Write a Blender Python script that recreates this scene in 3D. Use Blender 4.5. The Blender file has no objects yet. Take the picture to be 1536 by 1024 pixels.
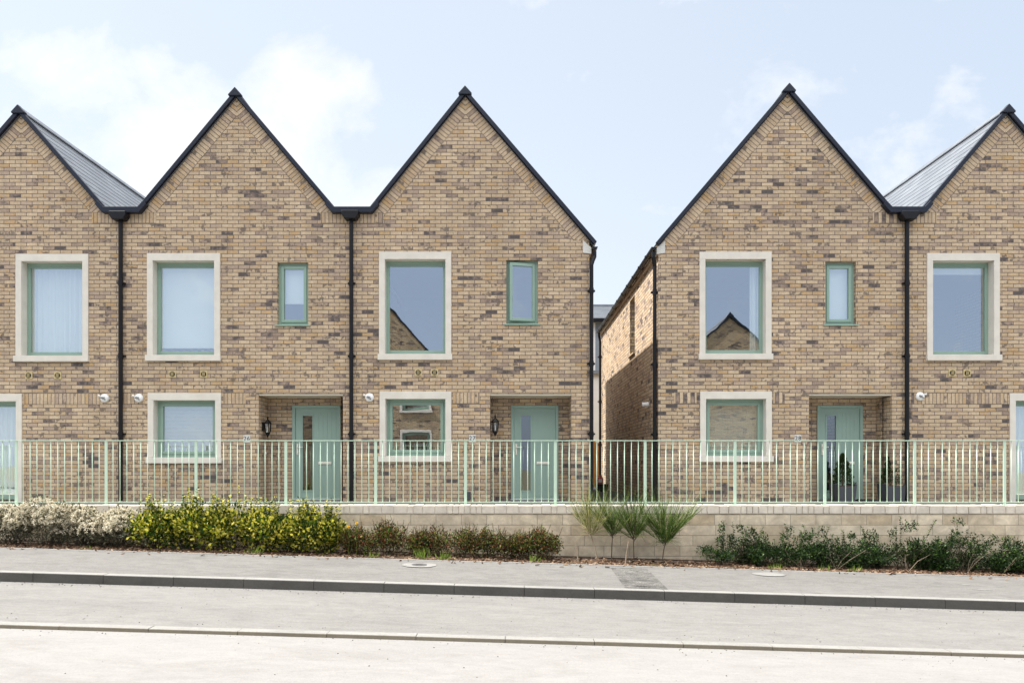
import bpy, math, random
from mathutils import Vector, Matrix
R = random.Random(7)
S = bpy.context.scene
COL = S.collection
rad = math.radians

# ------------------------------------------------------------------ measures
EYE = 1.86            # eye height over the carriageway
F = 1024.0            # focal length in photo pixels (24 mm lens)
FAC = 13.65           # distance of the house fronts
PX = F / FAC          # photo pixels per metre on the house fronts
TER = EYE - 0.80      # level of the terrace in front of the doors
WALL_Y = 11.70        # street face of the low wall
def fx(x): return (x - 768.0) / PX               # house front: photo column -> metres
def fz(y): return (692.0 - y) / PX + 0.80        # house front: photo row -> metres over the terrace
def sl(x): return -0.029 * max(-27.0, min(27.0, x))   # the street falls to the right

# ------------------------------------------------------------------ materials
def new_mat(name):
    m = bpy.data.materials.new(name); m.use_nodes = True
    nt = m.node_tree; b = nt.nodes['Principled BSDF']
    return m, nt, b
def N(nt, t, **k):
    n = nt.nodes.new(t)
    for a, v in k.items():
        if a in n.inputs: n.inputs[a].default_value = v
        else: setattr(n, a, v)
    return n
def L(nt, a, b): nt.links.new(a, b)
def ramp(nt, stops, interp='LINEAR'):
    r = N(nt, 'ShaderNodeValToRGB'); cr = r.color_ramp; cr.interpolation = interp
    while len(cr.elements) < len(stops): cr.elements.new(0.5)
    for e, (p, c) in zip(cr.elements, stops):
        e.position = p; e.color = (*c, 1) if len(c) == 3 else c
    return r
def math_node(nt, op, a=None, b=None, clamp=False):
    n = N(nt, 'ShaderNodeMath', operation=op, use_clamp=clamp)
    for i, v in enumerate((a, b)):
        if v is None: continue
        if isinstance(v, (int, float)): n.inputs[i].default_value = v
        else: L(nt, v, n.inputs[i])
    return n.outputs[0]
def mixc(nt, fac, a, b, mode='MIX'):
    n = N(nt, 'ShaderNodeMix', data_type='RGBA', blend_type=mode)
    for i, v in ((0, fac), (6, a), (7, b)):
        if isinstance(v, (int, float)): n.inputs[i].default_value = v
        elif isinstance(v, tuple): n.inputs[i].default_value = (*v, 1)
        else: L(nt, v, n.inputs[i])
    return n.outputs[2]
def noise(nt, vec, scale, detail=4, rough=0.55, dist=0.0):
    n = N(nt, 'ShaderNodeTexNoise'); n.inputs['Scale'].default_value = scale
    n.inputs['Detail'].default_value = detail; n.inputs['Roughness'].default_value = rough
    n.inputs['Distortion'].default_value = dist
    if vec is not None: L(nt, vec, n.inputs['Vector'])
    return n.outputs[0]
def bump(nt, h, strength, dist, b, prev=None):
    n = N(nt, 'ShaderNodeBump'); n.inputs['Strength'].default_value = strength
    n.inputs['Distance'].default_value = dist; L(nt, h, n.inputs['Height'])
    if prev is not None: L(nt, prev, n.inputs['Normal'])
    L(nt, n.outputs[0], b.inputs['Normal']); return n.outputs[0]

def brick_material(name, offset, gain=1.0, warm=1.0):
    m, nt, b = new_mat(name)
    uv = N(nt, 'ShaderNodeUVMap').outputs[0]
    # a slightly wandering hand-laid joint
    wob = N(nt, 'ShaderNodeTexNoise'); wob.inputs['Scale'].default_value = 3.0; wob.inputs['Detail'].default_value = 3
    L(nt, uv, wob.inputs['Vector'])
    sub = N(nt, 'ShaderNodeVectorMath', operation='SUBTRACT'); sub.inputs[1].default_value = (.5, .5, .5); L(nt, wob.outputs['Color'], sub.inputs[0])
    sc = N(nt, 'ShaderNodeVectorMath', operation='SCALE'); sc.inputs['Scale'].default_value = 0.014; L(nt, sub.outputs[0], sc.inputs[0])
    ad = N(nt, 'ShaderNodeVectorMath', operation='ADD'); L(nt, uv, ad.inputs[0]); L(nt, sc.outputs[0], ad.inputs[1])
    br = N(nt, 'ShaderNodeTexBrick', offset=offset, offset_frequency=2, squash=1.0)
    L(nt, ad.outputs[0], br.inputs['Vector'])
    br.inputs['Color1'].default_value = (0, 0, 0, 1); br.inputs['Color2'].default_value = (1, 1, 1, 1); br.inputs['Mortar'].default_value = (.5, .5, .5, 1)
    br.inputs['Scale'].default_value = 1.0; br.inputs['Mortar Size'].default_value = 0.0068
    br.inputs['Mortar Smooth'].default_value = 0.2; br.inputs['Bias'].default_value = 0.0
    br.inputs['Brick Width'].default_value = 0.225; br.inputs['Row Height'].default_value = 0.075
    t = N(nt, 'ShaderNodeSeparateColor'); L(nt, br.outputs['Color'], t.inputs[0]); t = t.outputs[0]
    cl = noise(nt, uv, 0.75, 3, 0.6)                                     # dark bricks come in drifts
    cl2 = noise(nt, uv, 8.0, 3, 0.6)
    v = math_node(nt, 'ADD', t, math_node(nt, 'MULTIPLY', math_node(nt, 'SUBTRACT', cl, 0.5), 0.42))
    v = math_node(nt, 'ADD', v, math_node(nt, 'MULTIPLY', math_node(nt, 'SUBTRACT', cl2, 0.5), 0.30), True)
    g = gain; w = warm
    def c(r, gg, bb): return (r * g, gg * g, bb * g * w)
    rp = ramp(nt, [(0.0, c(.53, .40, .265)), (.10, c(.60, .465, .315)), (.20, c(.54, .41, .27)), (.30, c(.50, .375, .245)),
                   (.40, c(.57, .44, .295)), (.48, c(.50, .38, .265)), (.56, c(.55, .40, .24)), (.64, c(.48, .36, .25)),
                   (.73, c(.51, .335, .16)), (.755, c(.47, .355, .255)), (.86, c(.41, .31, .23)), (.925, c(.33, .245, .185)), (.975, c(.20, .155, .13)), (1.0, c(.11, .092, .085))])
    L(nt, v, rp.inputs[0])
    mot = noise(nt, uv, 30.0, 5, 0.7)
    mot = N(nt, 'ShaderNodeMapRange'); nz = noise(nt, uv, 26.0, 5, 0.72); L(nt, nz, mot.inputs[0])
    mot.inputs['From Min'].default_value = .25; mot.inputs['From Max'].default_value = .75; mot.inputs['To Min'].default_value = .72; mot.inputs['To Max'].default_value = 1.22
    col = mixc(nt, 1.0, rp.outputs[0], mot.outputs[0], 'MULTIPLY')
    # kiln-burnt ends: dark blotches that take only part of a brick
    bn = N(nt, 'ShaderNodeMapRange', interpolation_type='SMOOTHSTEP'); L(nt, noise(nt, uv, 10.0, 3, .55), bn.inputs[0]); bn.inputs['From Min'].default_value = .49; bn.inputs['From Max'].default_value = .60
    t3 = math_node(nt, 'FRACT', math_node(nt, 'MULTIPLY', t, 7.31))
    gate = math_node(nt, 'GREATER_THAN', math_node(nt, 'ADD', t3, math_node(nt, 'MULTIPLY', math_node(nt, 'SUBTRACT', noise(nt, uv, 1.1, 3, .6), .5), .9)), .80)
    col = mixc(nt, math_node(nt, 'MULTIPLY', math_node(nt, 'MULTIPLY', bn.outputs[0], gate), .70), col, (.085 * g, .072 * g, .07 * g))
    big = N(nt, 'ShaderNodeMapRange'); L(nt, noise(nt, uv, 0.45, 3, 0.6), big.inputs[0])
    big.inputs['From Min'].default_value = .3; big.inputs['From Max'].default_value = .7; big.inputs['To Min'].default_value = .9; big.inputs['To Max'].default_value = 1.07
    col = mixc(nt, 1.0, col, big.outputs[0], 'MULTIPLY')
    mp = N(nt, 'ShaderNodeMapping'); mp.inputs['Scale'].default_value = (4.5, .45, 1); L(nt, uv, mp.inputs[0])
    stk = N(nt, 'ShaderNodeMapRange'); L(nt, noise(nt, mp.outputs[0], 1.0, 5, .65), stk.inputs[0])
    stk.inputs['From Min'].default_value = .35; stk.inputs['From Max'].default_value = .7; stk.inputs['To Min'].default_value = 1.05; stk.inputs['To Max'].default_value = .86
    col = mixc(nt, 1.0, col, stk.outputs[0], 'MULTIPLY')
    mor = mixc(nt, noise(nt, uv, 5.0, 4, .6), (.10 * g, .085 * g, .07 * g), (.17 * g, .145 * g, .12 * g))
    col = mixc(nt, br.outputs['Fac'], col, mor)
    L(nt, col, b.inputs['Base Color']); b.inputs['Roughness'].default_value = 0.9
    b.inputs['Specular IOR Level'].default_value = 0.25
    h = math_node(nt, 'SUBTRACT', 1.0, br.outputs['Fac'])
    h = math_node(nt, 'ADD', h, math_node(nt, 'MULTIPLY', nz, 0.5))
    bump(nt, h, 0.6, 0.006, b)
    return m

def plain(name, col, rough=0.6, var=0.08, scale=6.0, bmp=0.0, metal=0.0, spec=0.5, coat=0.0):
    m, nt, b = new_mat(name)
    tc = N(nt, 'ShaderNodeTexCoord').outputs['Object']
    nz = noise(nt, tc, scale, 5, .6)
    mr = N(nt, 'ShaderNodeMapRange'); L(nt, nz, mr.inputs[0])
    mr.inputs['From Min'].default_value = .3; mr.inputs['From Max'].default_value = .7
    mr.inputs['To Min'].default_value = 1 - var; mr.inputs['To Max'].default_value = 1 + var
    L(nt, mixc(nt, 1.0, col, mr.outputs[0], 'MULTIPLY'), b.inputs['Base Color'])
    b.inputs['Roughness'].default_value = rough; b.inputs['Metallic'].default_value = metal
    b.inputs['Specular IOR Level'].default_value = spec; b.inputs['Coat Weight'].default_value = coat
    if bmp: bump(nt, noise(nt, tc, scale * 12, 4, .6), bmp, 0.004, b)
    return m

def ground_mat(name, c1, c2, speck, patch=0.6, stain=(.2, .19, .18), stain_amt=.35, bm=.5, streak=1.0):
    m, nt, b = new_mat(name)
    g = N(nt, 'ShaderNodeNewGeometry').outputs['Position']
    mp = N(nt, 'ShaderNodeMapping'); mp.inputs['Scale'].default_value = (0.55, streak, 1); L(nt, g, mp.inputs[0]); q = mp.outputs[0]
    col = mixc(nt, noise(nt, q, patch, 6, .62, .4), c1, c2)
    s = ramp(nt, [(.5, (0, 0, 0)), (.72, (1, 1, 1))]); L(nt, noise(nt, q, 1.3, 8, .68, .8), s.inputs[0])
    col = mixc(nt, math_node(nt, 'MULTIPLY', s.outputs[0], stain_amt), col, stain)
    mm = N(nt, 'ShaderNodeMapRange'); L(nt, noise(nt, q, 7, 6, .72, .6), mm.inputs[0])
    mm.inputs['From Min'].default_value = .3; mm.inputs['From Max'].default_value = .7; mm.inputs['To Min'].default_value = 1 - speck * .9; mm.inputs['To Max'].default_value = 1 + speck * .8
    col = mixc(nt, 1.0, col, mm.outputs[0], 'MULTIPLY')
    mr = N(nt, 'ShaderNodeMapRange'); L(nt, noise(nt, g, 45, 3, .7), mr.inputs[0])
    mr.inputs['From Min'].default_value = .25; mr.inputs['From Max'].default_value = .75
    mr.inputs['To Min'].default_value = 1 - speck; mr.inputs['To Max'].default_value = 1 + speck
    col = mixc(nt, 1.0, col, mr.outputs[0], 'MULTIPLY')
    vo = N(nt, 'ShaderNodeTexVoronoi'); vo.inputs['Scale'].default_value = 9.0; vo.inputs['Randomness'].default_value = 1.0; L(nt, g, vo.inputs['Vector'])
    dots = math_node(nt, 'LESS_THAN', vo.outputs['Distance'], 0.075)
    dots = math_node(nt, 'MULTIPLY', dots, math_node(nt, 'GREATER_THAN', noise(nt, g, 0.9, 3, .6), 0.56))
    col = mixc(nt, math_node(nt, 'MULTIPLY', dots, .55), col, (.1, .09, .085))
    L(nt, col, b.inputs['Base Color']); b.inputs['Roughness'].default_value = .92; b.inputs['Specular IOR Level'].default_value = .2
    bump(nt, noise(nt, g, 55, 4, .7), bm, .006, b)
    return m

def slate_mat():
    m, nt, b = new_mat('grey slate')
    uv = N(nt, 'ShaderNodeUVMap').outputs[0]
    br = N(nt, 'ShaderNodeTexBrick', offset=.5, offset_frequency=2)
    L(nt, uv, br.inputs['Vector'])
    br.inputs['Color1'].default_value = (0, 0, 0, 1); br.inputs['Color2'].default_value = (1, 1, 1, 1); br.inputs['Mortar'].default_value = (.5, .5, .5, 1)
    br.inputs['Scale'].default_value = 1; br.inputs['Mortar Size'].default_value = .003; br.inputs['Brick Width'].default_value = .33; br.inputs['Row Height'].default_value = .26
    t = N(nt, 'ShaderNodeSeparateColor'); L(nt, br.outputs['Color'], t.inputs[0])
    col = mixc(nt, t.outputs[0], (.095, .105, .12), (.145, .158, .175))
    mr = N(nt, 'ShaderNodeMapRange'); L(nt, noise(nt, uv, 7, 5, .7), mr.inputs[0]); mr.inputs['To Min'].default_value = .75; mr.inputs['To Max'].default_value = 1.25
    col = mixc(nt, 1, col, mr.outputs[0], 'MULTIPLY')
    col = mixc(nt, br.outputs['Fac'], col, (.055, .06, .066))
    L(nt, col, b.inputs['Base Color']); b.inputs['Roughness'].default_value = .42
    h = math_node(nt, 'SUBTRACT', 1.0, br.outputs['Fac']); bump(nt, h, .5, .004, b)
    return m

def glass_mat(name='window glass', fac=.46, tint=(.82, .88, .87)):
    m, nt, b = new_mat(name); nt.nodes.remove(b)
    out = nt.nodes['Material Output']
    g = N(nt, 'ShaderNodeNewGeometry').outputs['Position']
    bp = N(nt, 'ShaderNodeBump'); bp.inputs['Strength'].default_value = .35; bp.inputs['Distance'].default_value = .004
    L(nt, noise(nt, g, 1.6, 2, .5), bp.inputs['Height'])
    gl = N(nt, 'ShaderNodeBsdfGlossy'); gl.inputs['Roughness'].default_value = 0.0; gl.inputs['Color'].default_value = (.93, .97, 1, 1); L(nt, bp.outputs[0], gl.inputs['Normal'])
    tr = N(nt, 'ShaderNodeBsdfTransparent'); tr.inputs['Color'].default_value = (*tint, 1)
    mx = N(nt, 'ShaderNodeMixShader'); mx.inputs[0].default_value = fac
    L(nt, tr.outputs[0], mx.inputs[1]); L(nt, gl.outputs[0], mx.inputs[2]); L(nt, mx.outputs[0], out.inputs['Surface'])
    return m

def leaf_mat(name, stops, rough=.5, trans=.25):
    m, nt, b = new_mat(name)
    g = N(nt, 'ShaderNodeNewGeometry')
    r = ramp(nt, stops); L(nt, g.outputs['Random Per Island'], r.inputs[0])
    L(nt, r.outputs[0], b.inputs['Base Color']); b.inputs['Roughness'].default_value = rough
    b.inputs['Specular IOR Level'].default_value = .2
    if trans:
        tl = N(nt, 'ShaderNodeBsdfTranslucent'); L(nt, r.outputs[0], tl.inputs['Color'])
        mx = N(nt, 'ShaderNodeMixShader'); mx.inputs[0].default_value = trans
        L(nt, b.outputs[0], mx.inputs[1]); L(nt, tl.outputs[0], mx.inputs[2]); L(nt, mx.outputs[0], nt.nodes['Material Output'].inputs['Surface'])
    return m

def stone_wall_mat():
    m, nt, b = new_mat('pale walling stone')
    uv = N(nt, 'ShaderNodeUVMap').outputs[0]
    br = N(nt, 'ShaderNodeTexBrick', offset=.37, offset_frequency=2, squash=.7, squash_frequency=3)
    L(nt, uv, br.inputs['Vector'])
    br.inputs['Color1'].default_value = (0, 0, 0, 1); br.inputs['Color2'].default_value = (1, 1, 1, 1); br.inputs['Mortar'].default_value = (.5, .5, .5, 1)
    br.inputs['Scale'].default_value = 1; br.inputs['Mortar Size'].default_value = .006; br.inputs['Mortar Smooth'].default_value = .5
    br.inputs['Brick Width'].default_value = .62; br.inputs['Row Height'].default_value = .178
    t = N(nt, 'ShaderNodeSeparateColor'); L(nt, br.outputs['Color'], t.inputs[0])
    r = ramp(nt, [(0, (.62, .53, .39)), (.5, (.71, .61, .46)), (1, (.54, .435, .30))]); L(nt, t.outputs[0], r.inputs[0])
    nz = noise(nt, uv, 5, 7, .7, .5)
    mr = N(nt, 'ShaderNodeMapRange'); L(nt, nz, mr.inputs[0]); mr.inputs['From Min'].default_value = .25; mr.inputs['From Max'].default_value = .75; mr.inputs['To Min'].default_value = .62; mr.inputs['To Max'].default_value = 1.22
    col = mixc(nt, 1, r.outputs[0], mr.outputs[0], 'MULTIPLY')
    st = ramp(nt, [(.48, (0, 0, 0)), (.68, (1, 1, 1))]); L(nt, noise(nt, uv, 1.6, 6, .65, .8), st.inputs[0])
    col = mixc(nt, math_node(nt, 'MULTIPLY', st.outputs[0], .55), col, (.32, .26, .19))
    col = mixc(nt, br.outputs['Fac'], col, (.33, .28, .22))
    L(nt, col, b.inputs['Base Color']); b.inputs['Roughness'].default_value = .95; b.inputs['Specular IOR Level'].default_value = .2
    h = math_node(nt, 'ADD', math_node(nt, 'SUBTRACT', 1.0, br.outputs['Fac']), math_node(nt, 'MULTIPLY', noise(nt, uv, 14, 6, .7), 1.2))
    bump(nt, h, .7, .010, b)
    return m

def fabric_mat(name, c, wave_scale, axis, depth=.3, rough=.8, trans=.35):
    m, nt, b = new_mat(name)
    tc = N(nt, 'ShaderNodeTexCoord').outputs['Object']
    L(nt, mixc(nt, noise(nt, tc, 3, 3, .5), tuple(x * .9 for x in c), c), b.inputs['Base Color']); b.inputs['Roughness'].default_value = rough
    return m

M = {}
M['brick'] = brick_material('buff multi brick', .5, .94, 1.02)
M['stack'] = brick_material('buff brick on end', 0.0, .94, 1.02)
M['brick_far'] = brick_material('brown brick', .5, .85, .95)
M['brick_far2'] = brick_material('brown brick on end', 0.0, .85, .95)
M['slate'] = slate_mat()
M['verge'] = plain('blue black trim', (.010, .014, .027), .4, .15, spec=.3)
M['black'] = plain('black plastic', (.007, .007, .009), .4, .2, spec=.25)
M['surround'] = plain('cast stone', (.62, .58, .515), .8, .07, 4, .15)
M['green'] = plain('sage green frame paint', (.235, .345, .28), .4, .03)
M['door'] = plain('sage green door paint', (.25, .355, .305), .45, .03, 2)
M['rail'] = plain('pale green rail paint', (.53, .68, .54), .4, .04)
M['steel'] = plain('brushed steel', (.62, .62, .60), .35, .05, metal=.8)
M['cream'] = plain('cream metal', (.70, .68, .60), .45, .04)
M['vent'] = plain('buff vent plastic', (.50, .40, .20), .6, .05)
M['dark'] = plain('dark void', (.02, .018, .016), .8, .1)
M['plate'] = plain('weathered white plate', (.55, .545, .52), .5, .05)
M['boxend'] = plain('off white board', (.55, .54, .51), .6, .06)
M['white'] = plain('white plastic', (.78, .78, .77), .45, .03)
M['greyplastic'] = plain('grey plastic', (.23, .23, .23), .5, .05)
M['soffit'] = plain('painted soffit board', (.60, .54, .44), .7, .04)
M['board'] = plain('timber soffit board', (.42, .31, .20), .7, .12, 8)
M['plaster'] = plain('room plaster', (.42, .42, .40), .9, .03)
M['floor'] = plain('room floor', (.16, .12, .09), .7, .1)
M['glass'] = glass_mat()
M['glass_door'] = glass_mat('obscured door glass', .22, (.45, .45, .5))
M['lanternglass'] = glass_mat('lantern glass', .25, (.9, .9, .88))
M['blind'] = fabric_mat('white roller blind', (.92, .92, .90), 0, 'X')
M['curtain'] = fabric_mat('sheer white curtain', (.89, .89, .88), 0, 'X')
M['slatblind'] = fabric_mat('pale slatted blind', (.78, .80, .76), 0, 'Z')
M['stone'] = stone_wall_mat()
M['coping'] = plain('pale coping brick', (.62, .56, .47), .9, .18, 5, .5)
M['render'] = plain('white render', (.74, .73, .70), .85, .04, 3, .2)
M['cladding'] = plain('blue grey cladding', (.27, .31, .36), .6, .05)
M['lead'] = plain('grey lead sheet', (.20, .21, .23), .5, .1)
M['lid'] = plain('dull iron', (.07, .07, .072), .8, .2, 20, spec=.2)
M['timber'] = plain('orange timber', (.52, .25, .075), .7, .2, 7, .3)
M['red'] = plain('faded red plastic', (.55, .10, .08), .5, .08)
M['planter'] = plain('slate grey planter', (.05, .053, .062), .7, .1)
M['soil'] = plain('planting soil', (.06, .04, .028), .95, .3, 14, .6)
M['bark'] = plain('brown twig bark', (.075, .054, .036), .9, .25, 20)
M['bark_pale'] = plain('pale dead twig', (.29, .225, .155), .9, .2, 20)
M['mat'] = plain('black door mat', (.015, .014, .014), .95, .2, 30)
M['ink'] = plain('dark print', (.03, .03, .03), .6, .05)

M['road'] = ground_mat('dusty pale carriageway', (.186, .180, .172), (.226, .219, .210), .09, .5, (.143, .134, .124), .5, .6, 1.6)
M['bay'] = ground_mat('dusty grey bay', (.140, .135, .127), (.18, .174, .164), .15, .6, (.112, .11, .106), .55, .6, 1.9)
M['pave'] = ground_mat('worn grey asphalt', (.116, .112, .105), (.162, .156, .147), .2, .7, (.088, .085, .08), .6, .7, 1.4)
M['patch'] = ground_mat('fresh dark asphalt', (.08, .077, .072), (.12, .116, .108), .75, 2.0, (.055, .053, .05), .6, 1.2, 1)
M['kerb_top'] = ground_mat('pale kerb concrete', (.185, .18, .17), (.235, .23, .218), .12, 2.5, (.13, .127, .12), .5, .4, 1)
M['kerb_face'] = ground_mat('dark kerb concrete', (.07, .068, .063), (.11, .105, .095), .1, 1.5, (.045, .045, .042), .5, .4, 1)  # darker tone for the upright face than for the kerb top
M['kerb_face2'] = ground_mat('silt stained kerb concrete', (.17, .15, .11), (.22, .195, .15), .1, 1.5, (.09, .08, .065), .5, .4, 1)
M['scuff'] = ground_mat('chalky scuff', (.16, .157, .15), (.23, .226, .215), .2, 12, (.12, .118, .114), .6, .6)
M['earth'] = ground_mat('grassy earth', (.12, .11, .07), (.16, .14, .09), .2, 1.2, (.09, .1, .05), .5)
M['mulch'] = ground_mat('bark mulch soil', (.03, .02, .014), (.055, .036, .024), .35, 4.0, (.05, .033, .022), .6, 1.0)
M['terrace'] = ground_mat('grey terrace paving', (.17, .17, .172), (.21, .21, .21), .06, 1.2, (.17, .17, .17), .3)
M['passage'] = ground_mat('shade toned passage floor', (.03, .03, .03), (.05, .049, .047), .3, 2, (.02, .02, .02), .5, .8)  # near-black colour paints in the shade between the houses
M['collar'] = ground_mat('pale concrete collar', (.165, .162, .154), (.215, .21, .20), .14, 6, (.45, .43, .4), .3)
M['chips'] = leaf_mat('bark chips', [(0, (.05, .028, .016)), (.5, (.11, .062, .036)), (.8, (.18, .115, .07)), (1, (.27, .20, .135))], .9, 0)

M['grit'] = leaf_mat('road grit', [(0, (.05, .045, .04)), (.6, (.12, .11, .10)), (1, (.30, .28, .26))], .9, 0)
M['l_yellow'] = leaf_mat('variegated yellow green leaf', [(0, (.012, .03, .005)), (.42, (.035, .075, .01)), (.54, (.15, .21, .018)), (.68, (.42, .40, .03)), (1, (.74, .65, .14))], .4, .33)
M['l_silver'] = leaf_mat('grey green leaf', [(0, (.07, .075, .05)), (.6, (.13, .13, .085)), (1, (.22, .20, .13))], .7, .2)
M['l_pale'] = leaf_mat('pale seed head', [(0, (.46, .41, .29)), (.5, (.62, .57, .44)), (1, (.78, .73, .60))], .85, .4)
M['l_red'] = leaf_mat('bronze red leaf', [(0, (.008, .014, .004)), (.36, (.022, .04, .008)), (.5, (.07, .03, .015)), (.62, (.22, .045, .03)), (.72, (.08, .15, .02)), (.87, (.17, .22, .04)), (1, (.34, .13, .07))], .55, .2)
M['l_dark'] = leaf_mat('dark evergreen leaf', [(0, (.006, .016, .005)), (.5, (.013, .032, .008)), (.82, (.03, .065, .012)), (1, (.10, .17, .03))], .45, .15)
M['l_reed'] = leaf_mat('green broom stem', [(0, (.018, .04, .008)), (.5, (.06, .115, .02)), (.82, (.14, .21, .04)), (1, (.38, .38, .15))], .6, .15)
M['l_reed2'] = leaf_mat('yellowish broom stem', [(0, (.06, .08, .02)), (.5, (.18, .20, .05)), (1, (.42, .38, .16))], .6, .15)
M['l_grass'] = leaf_mat('bright grass blade', [(0, (.08, .15, .02)), (1, (.26, .34, .06))], .55, .3)
M['l_conifer'] = leaf_mat('dark conifer needle', [(0, (.012, .025, .008)), (.7, (.03, .055, .015)), (1, (.07, .10, .025))], .6, .1)
M['petal'] = leaf_mat('yellow petal', [(0, (.75, .45, .01)), (1, (.8, .55, .03))], .6, .2)

# ------------------------------------------------------------------ mesh builder
class MB:
    def __init__(s): s.v = []; s.f = []; s.uv = []; s.mi = []; s.smooth = False
    def poly(s, pts, uv=None, m=0):
        i = len(s.v); s.v += [tuple(p) for p in pts]; s.f.append(tuple(range(i, i + len(pts))))
        if uv is None:
            a, b, c = (Vector(p) for p in pts[:3]); n = (b - a).cross(c - a)
            if abs(n.z) > max(abs(n.x), abs(n.y)): uv = [(p[0], p[1]) for p in pts]
            else: uv = [(p[0] + p[1], p[2]) for p in pts]
        s.uv.append(list(uv)); s.mi.append(m)
    def box(s, x0, x1, y0, y1, z0, z1, m=0, T=None):
        P = [(x, y, z) for z in (z0, z1) for y in (y0, y1) for x in (x0, x1)]
        if T: P = [tuple(T @ Vector(p)) for p in P]
        for q in ((0, 2, 3, 1), (4, 5, 7, 6), (0, 1, 5, 4), (2, 6, 7, 3), (0, 4, 6, 2), (1, 3, 7, 5)):
            s.poly([P[k] for k in q], None, m)
    def prism(s, pts, y0, y1, m=0):                    # outline in (x, z), extruded along y
        if sum(a[0] * b[1] - b[0] * a[1] for a, b in zip(pts, pts[1:] + pts[:1])) < 0: pts = pts[::-1]
        s.poly([(x, y0, z) for x, z in pts], None, m); s.poly([(x, y1, z) for x, z in reversed(pts)], None, m)
        for a, b in zip(pts, pts[1:] + pts[:1]):
            s.poly([(b[0], y0, b[1]), (a[0], y0, a[1]), (a[0], y1, a[1]), (b[0], y1, b[1])], None, m)
    def tube(s, pts, r, n=8, m=0, cap=True):
        pts = [Vector(p) for p in pts]; rr = r if isinstance(r, (list, tuple)) else [r] * len(pts)
        rings = []; prev = None
        for i, p in enumerate(pts):
            d = (pts[min(i + 1, len(pts) - 1)] - pts[max(i - 1, 0)]).normalized()
            a = prev if prev and abs(prev.dot(d)) < .9 else (Vector((1, 0, 0)) if abs(d.x) < .8 else Vector((0, 1, 0)))
            u = (a - d * a.dot(d)).normalized(); w = d.cross(u); prev = u
            i0 = len(s.v); s.v += [tuple(p + (u * math.cos(k * 2 * math.pi / n) + w * math.sin(k * 2 * math.pi / n)) * rr[i]) for k in range(n)]
            rings.append(i0)
        for a, b in zip(rings, rings[1:]):
            for k in range(n):
                q = (a + k, a + (k + 1) % n, b + (k + 1) % n, b + k); s.f.append(q); s.uv.append([(0, 0)] * 4); s.mi.append(m)
        if cap:
            s.f.append(tuple(rings[0] + k for k in reversed(range(n)))); s.uv.append([(0, 0)] * n); s.mi.append(m)
            s.f.append(tuple(rings[-1] + k for k in range(n))); s.uv.append([(0, 0)] * n); s.mi.append(m)
    def lathe(s, prof, n=20, T=Matrix(), m=0):         # profile (r, h) about local z
        rings = []
        for r, h in prof:
            rings.append(len(s.v)); s.v += [tuple(T @ Vector((r * math.cos(k * 2 * math.pi / n), r * math.sin(k * 2 * math.pi / n), h))) for k in range(n)]
        for a, b in zip(rings, rings[1:]):
            for k in range(n):
                s.f.append((a + k, a + (k + 1) % n, b + (k + 1) % n, b + k)); s.uv.append([(0, 0)] * 4); s.mi.append(m)
        s.f.append(tuple(rings[-1] + k for k in range(n))); s.uv.append([(0, 0)] * n); s.mi.append(m)
        s.f.append(tuple(rings[0] + k for k in reversed(range(n)))); s.uv.append([(0, 0)] * n); s.mi.append(m)
    def leaf(s, p, d, up, ln, w, fold=.15):
        d = d.normalized(); u = d.cross(up)
        if u.length < 1e-3: u = d.orthogonal()
        u.normalize(); n = u.cross(d)
        i = len(s.v); mid = p + d * ln * .5
        s.v += [tuple(p), tuple(mid + u * w * .5 + n * w * fold), tuple(p + d * ln), tuple(mid - u * w * .5 + n * w * fold)]
        s.f.append((i, i + 1, i + 2, i + 3)); s.uv.append([(0, 0)] * 4); s.mi.append(0)
    def build(s, name, mats, parent=None, bevel=0, smooth=False):
        me = bpy.data.meshes.new(name); me.from_pydata(s.v, [], s.f)
        if not isinstance(mats, (list, tuple)): mats = [mats]
        for m in mats: me.materials.append(m)
        me.polygons.foreach_set('material_index', s.mi)
        uvl = me.uv_layers.new(name='UVMap'); flat = [c for f in s.uv for q in f for c in q]; uvl.data.foreach_set('uv', flat)
        if smooth: me.polygons.foreach_set('use_smooth', [True] * len(me.polygons))
        me.update()
        o = bpy.data.objects.new(name, me); COL.objects.link(o)
        if parent: o.parent = parent
        if bevel:
            import bmesh
            b = bmesh.new(); b.from_mesh(me); bmesh.ops.remove_doubles(b, verts=b.verts, dist=1e-5); bmesh.ops.recalc_face_normals(b, faces=b.faces); b.to_mesh(me); b.free()
            md = o.modifiers.new('bevel', 'BEVEL'); md.width = bevel; md.segments = 2; md.limit_method = 'ANGLE'; md.angle_limit = rad(40)
        return o

def tag(o, label, cat, group=None):
    o['label'] = label; o['category'] = cat
    if group: o['group'] = group
    return o
def struct(o): o['kind'] = 'structure'; return o
def empty(name, loc, label, cat, group=None, rz=0.0):
    o = bpy.data.objects.new(name, None); COL.objects.link(o); o.location = loc; o.rotation_euler = (0, 0, rz)
    o.empty_display_size = .2
    return tag(o, label, cat, group)
def inst(src, parent, loc, name=None):
    c = src.copy(); COL.objects.link(c); c.parent = parent; c.location = loc
    for ch in list(src.children):
        d = ch.copy(); COL.objects.link(d); d.parent = c
    return c

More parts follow.
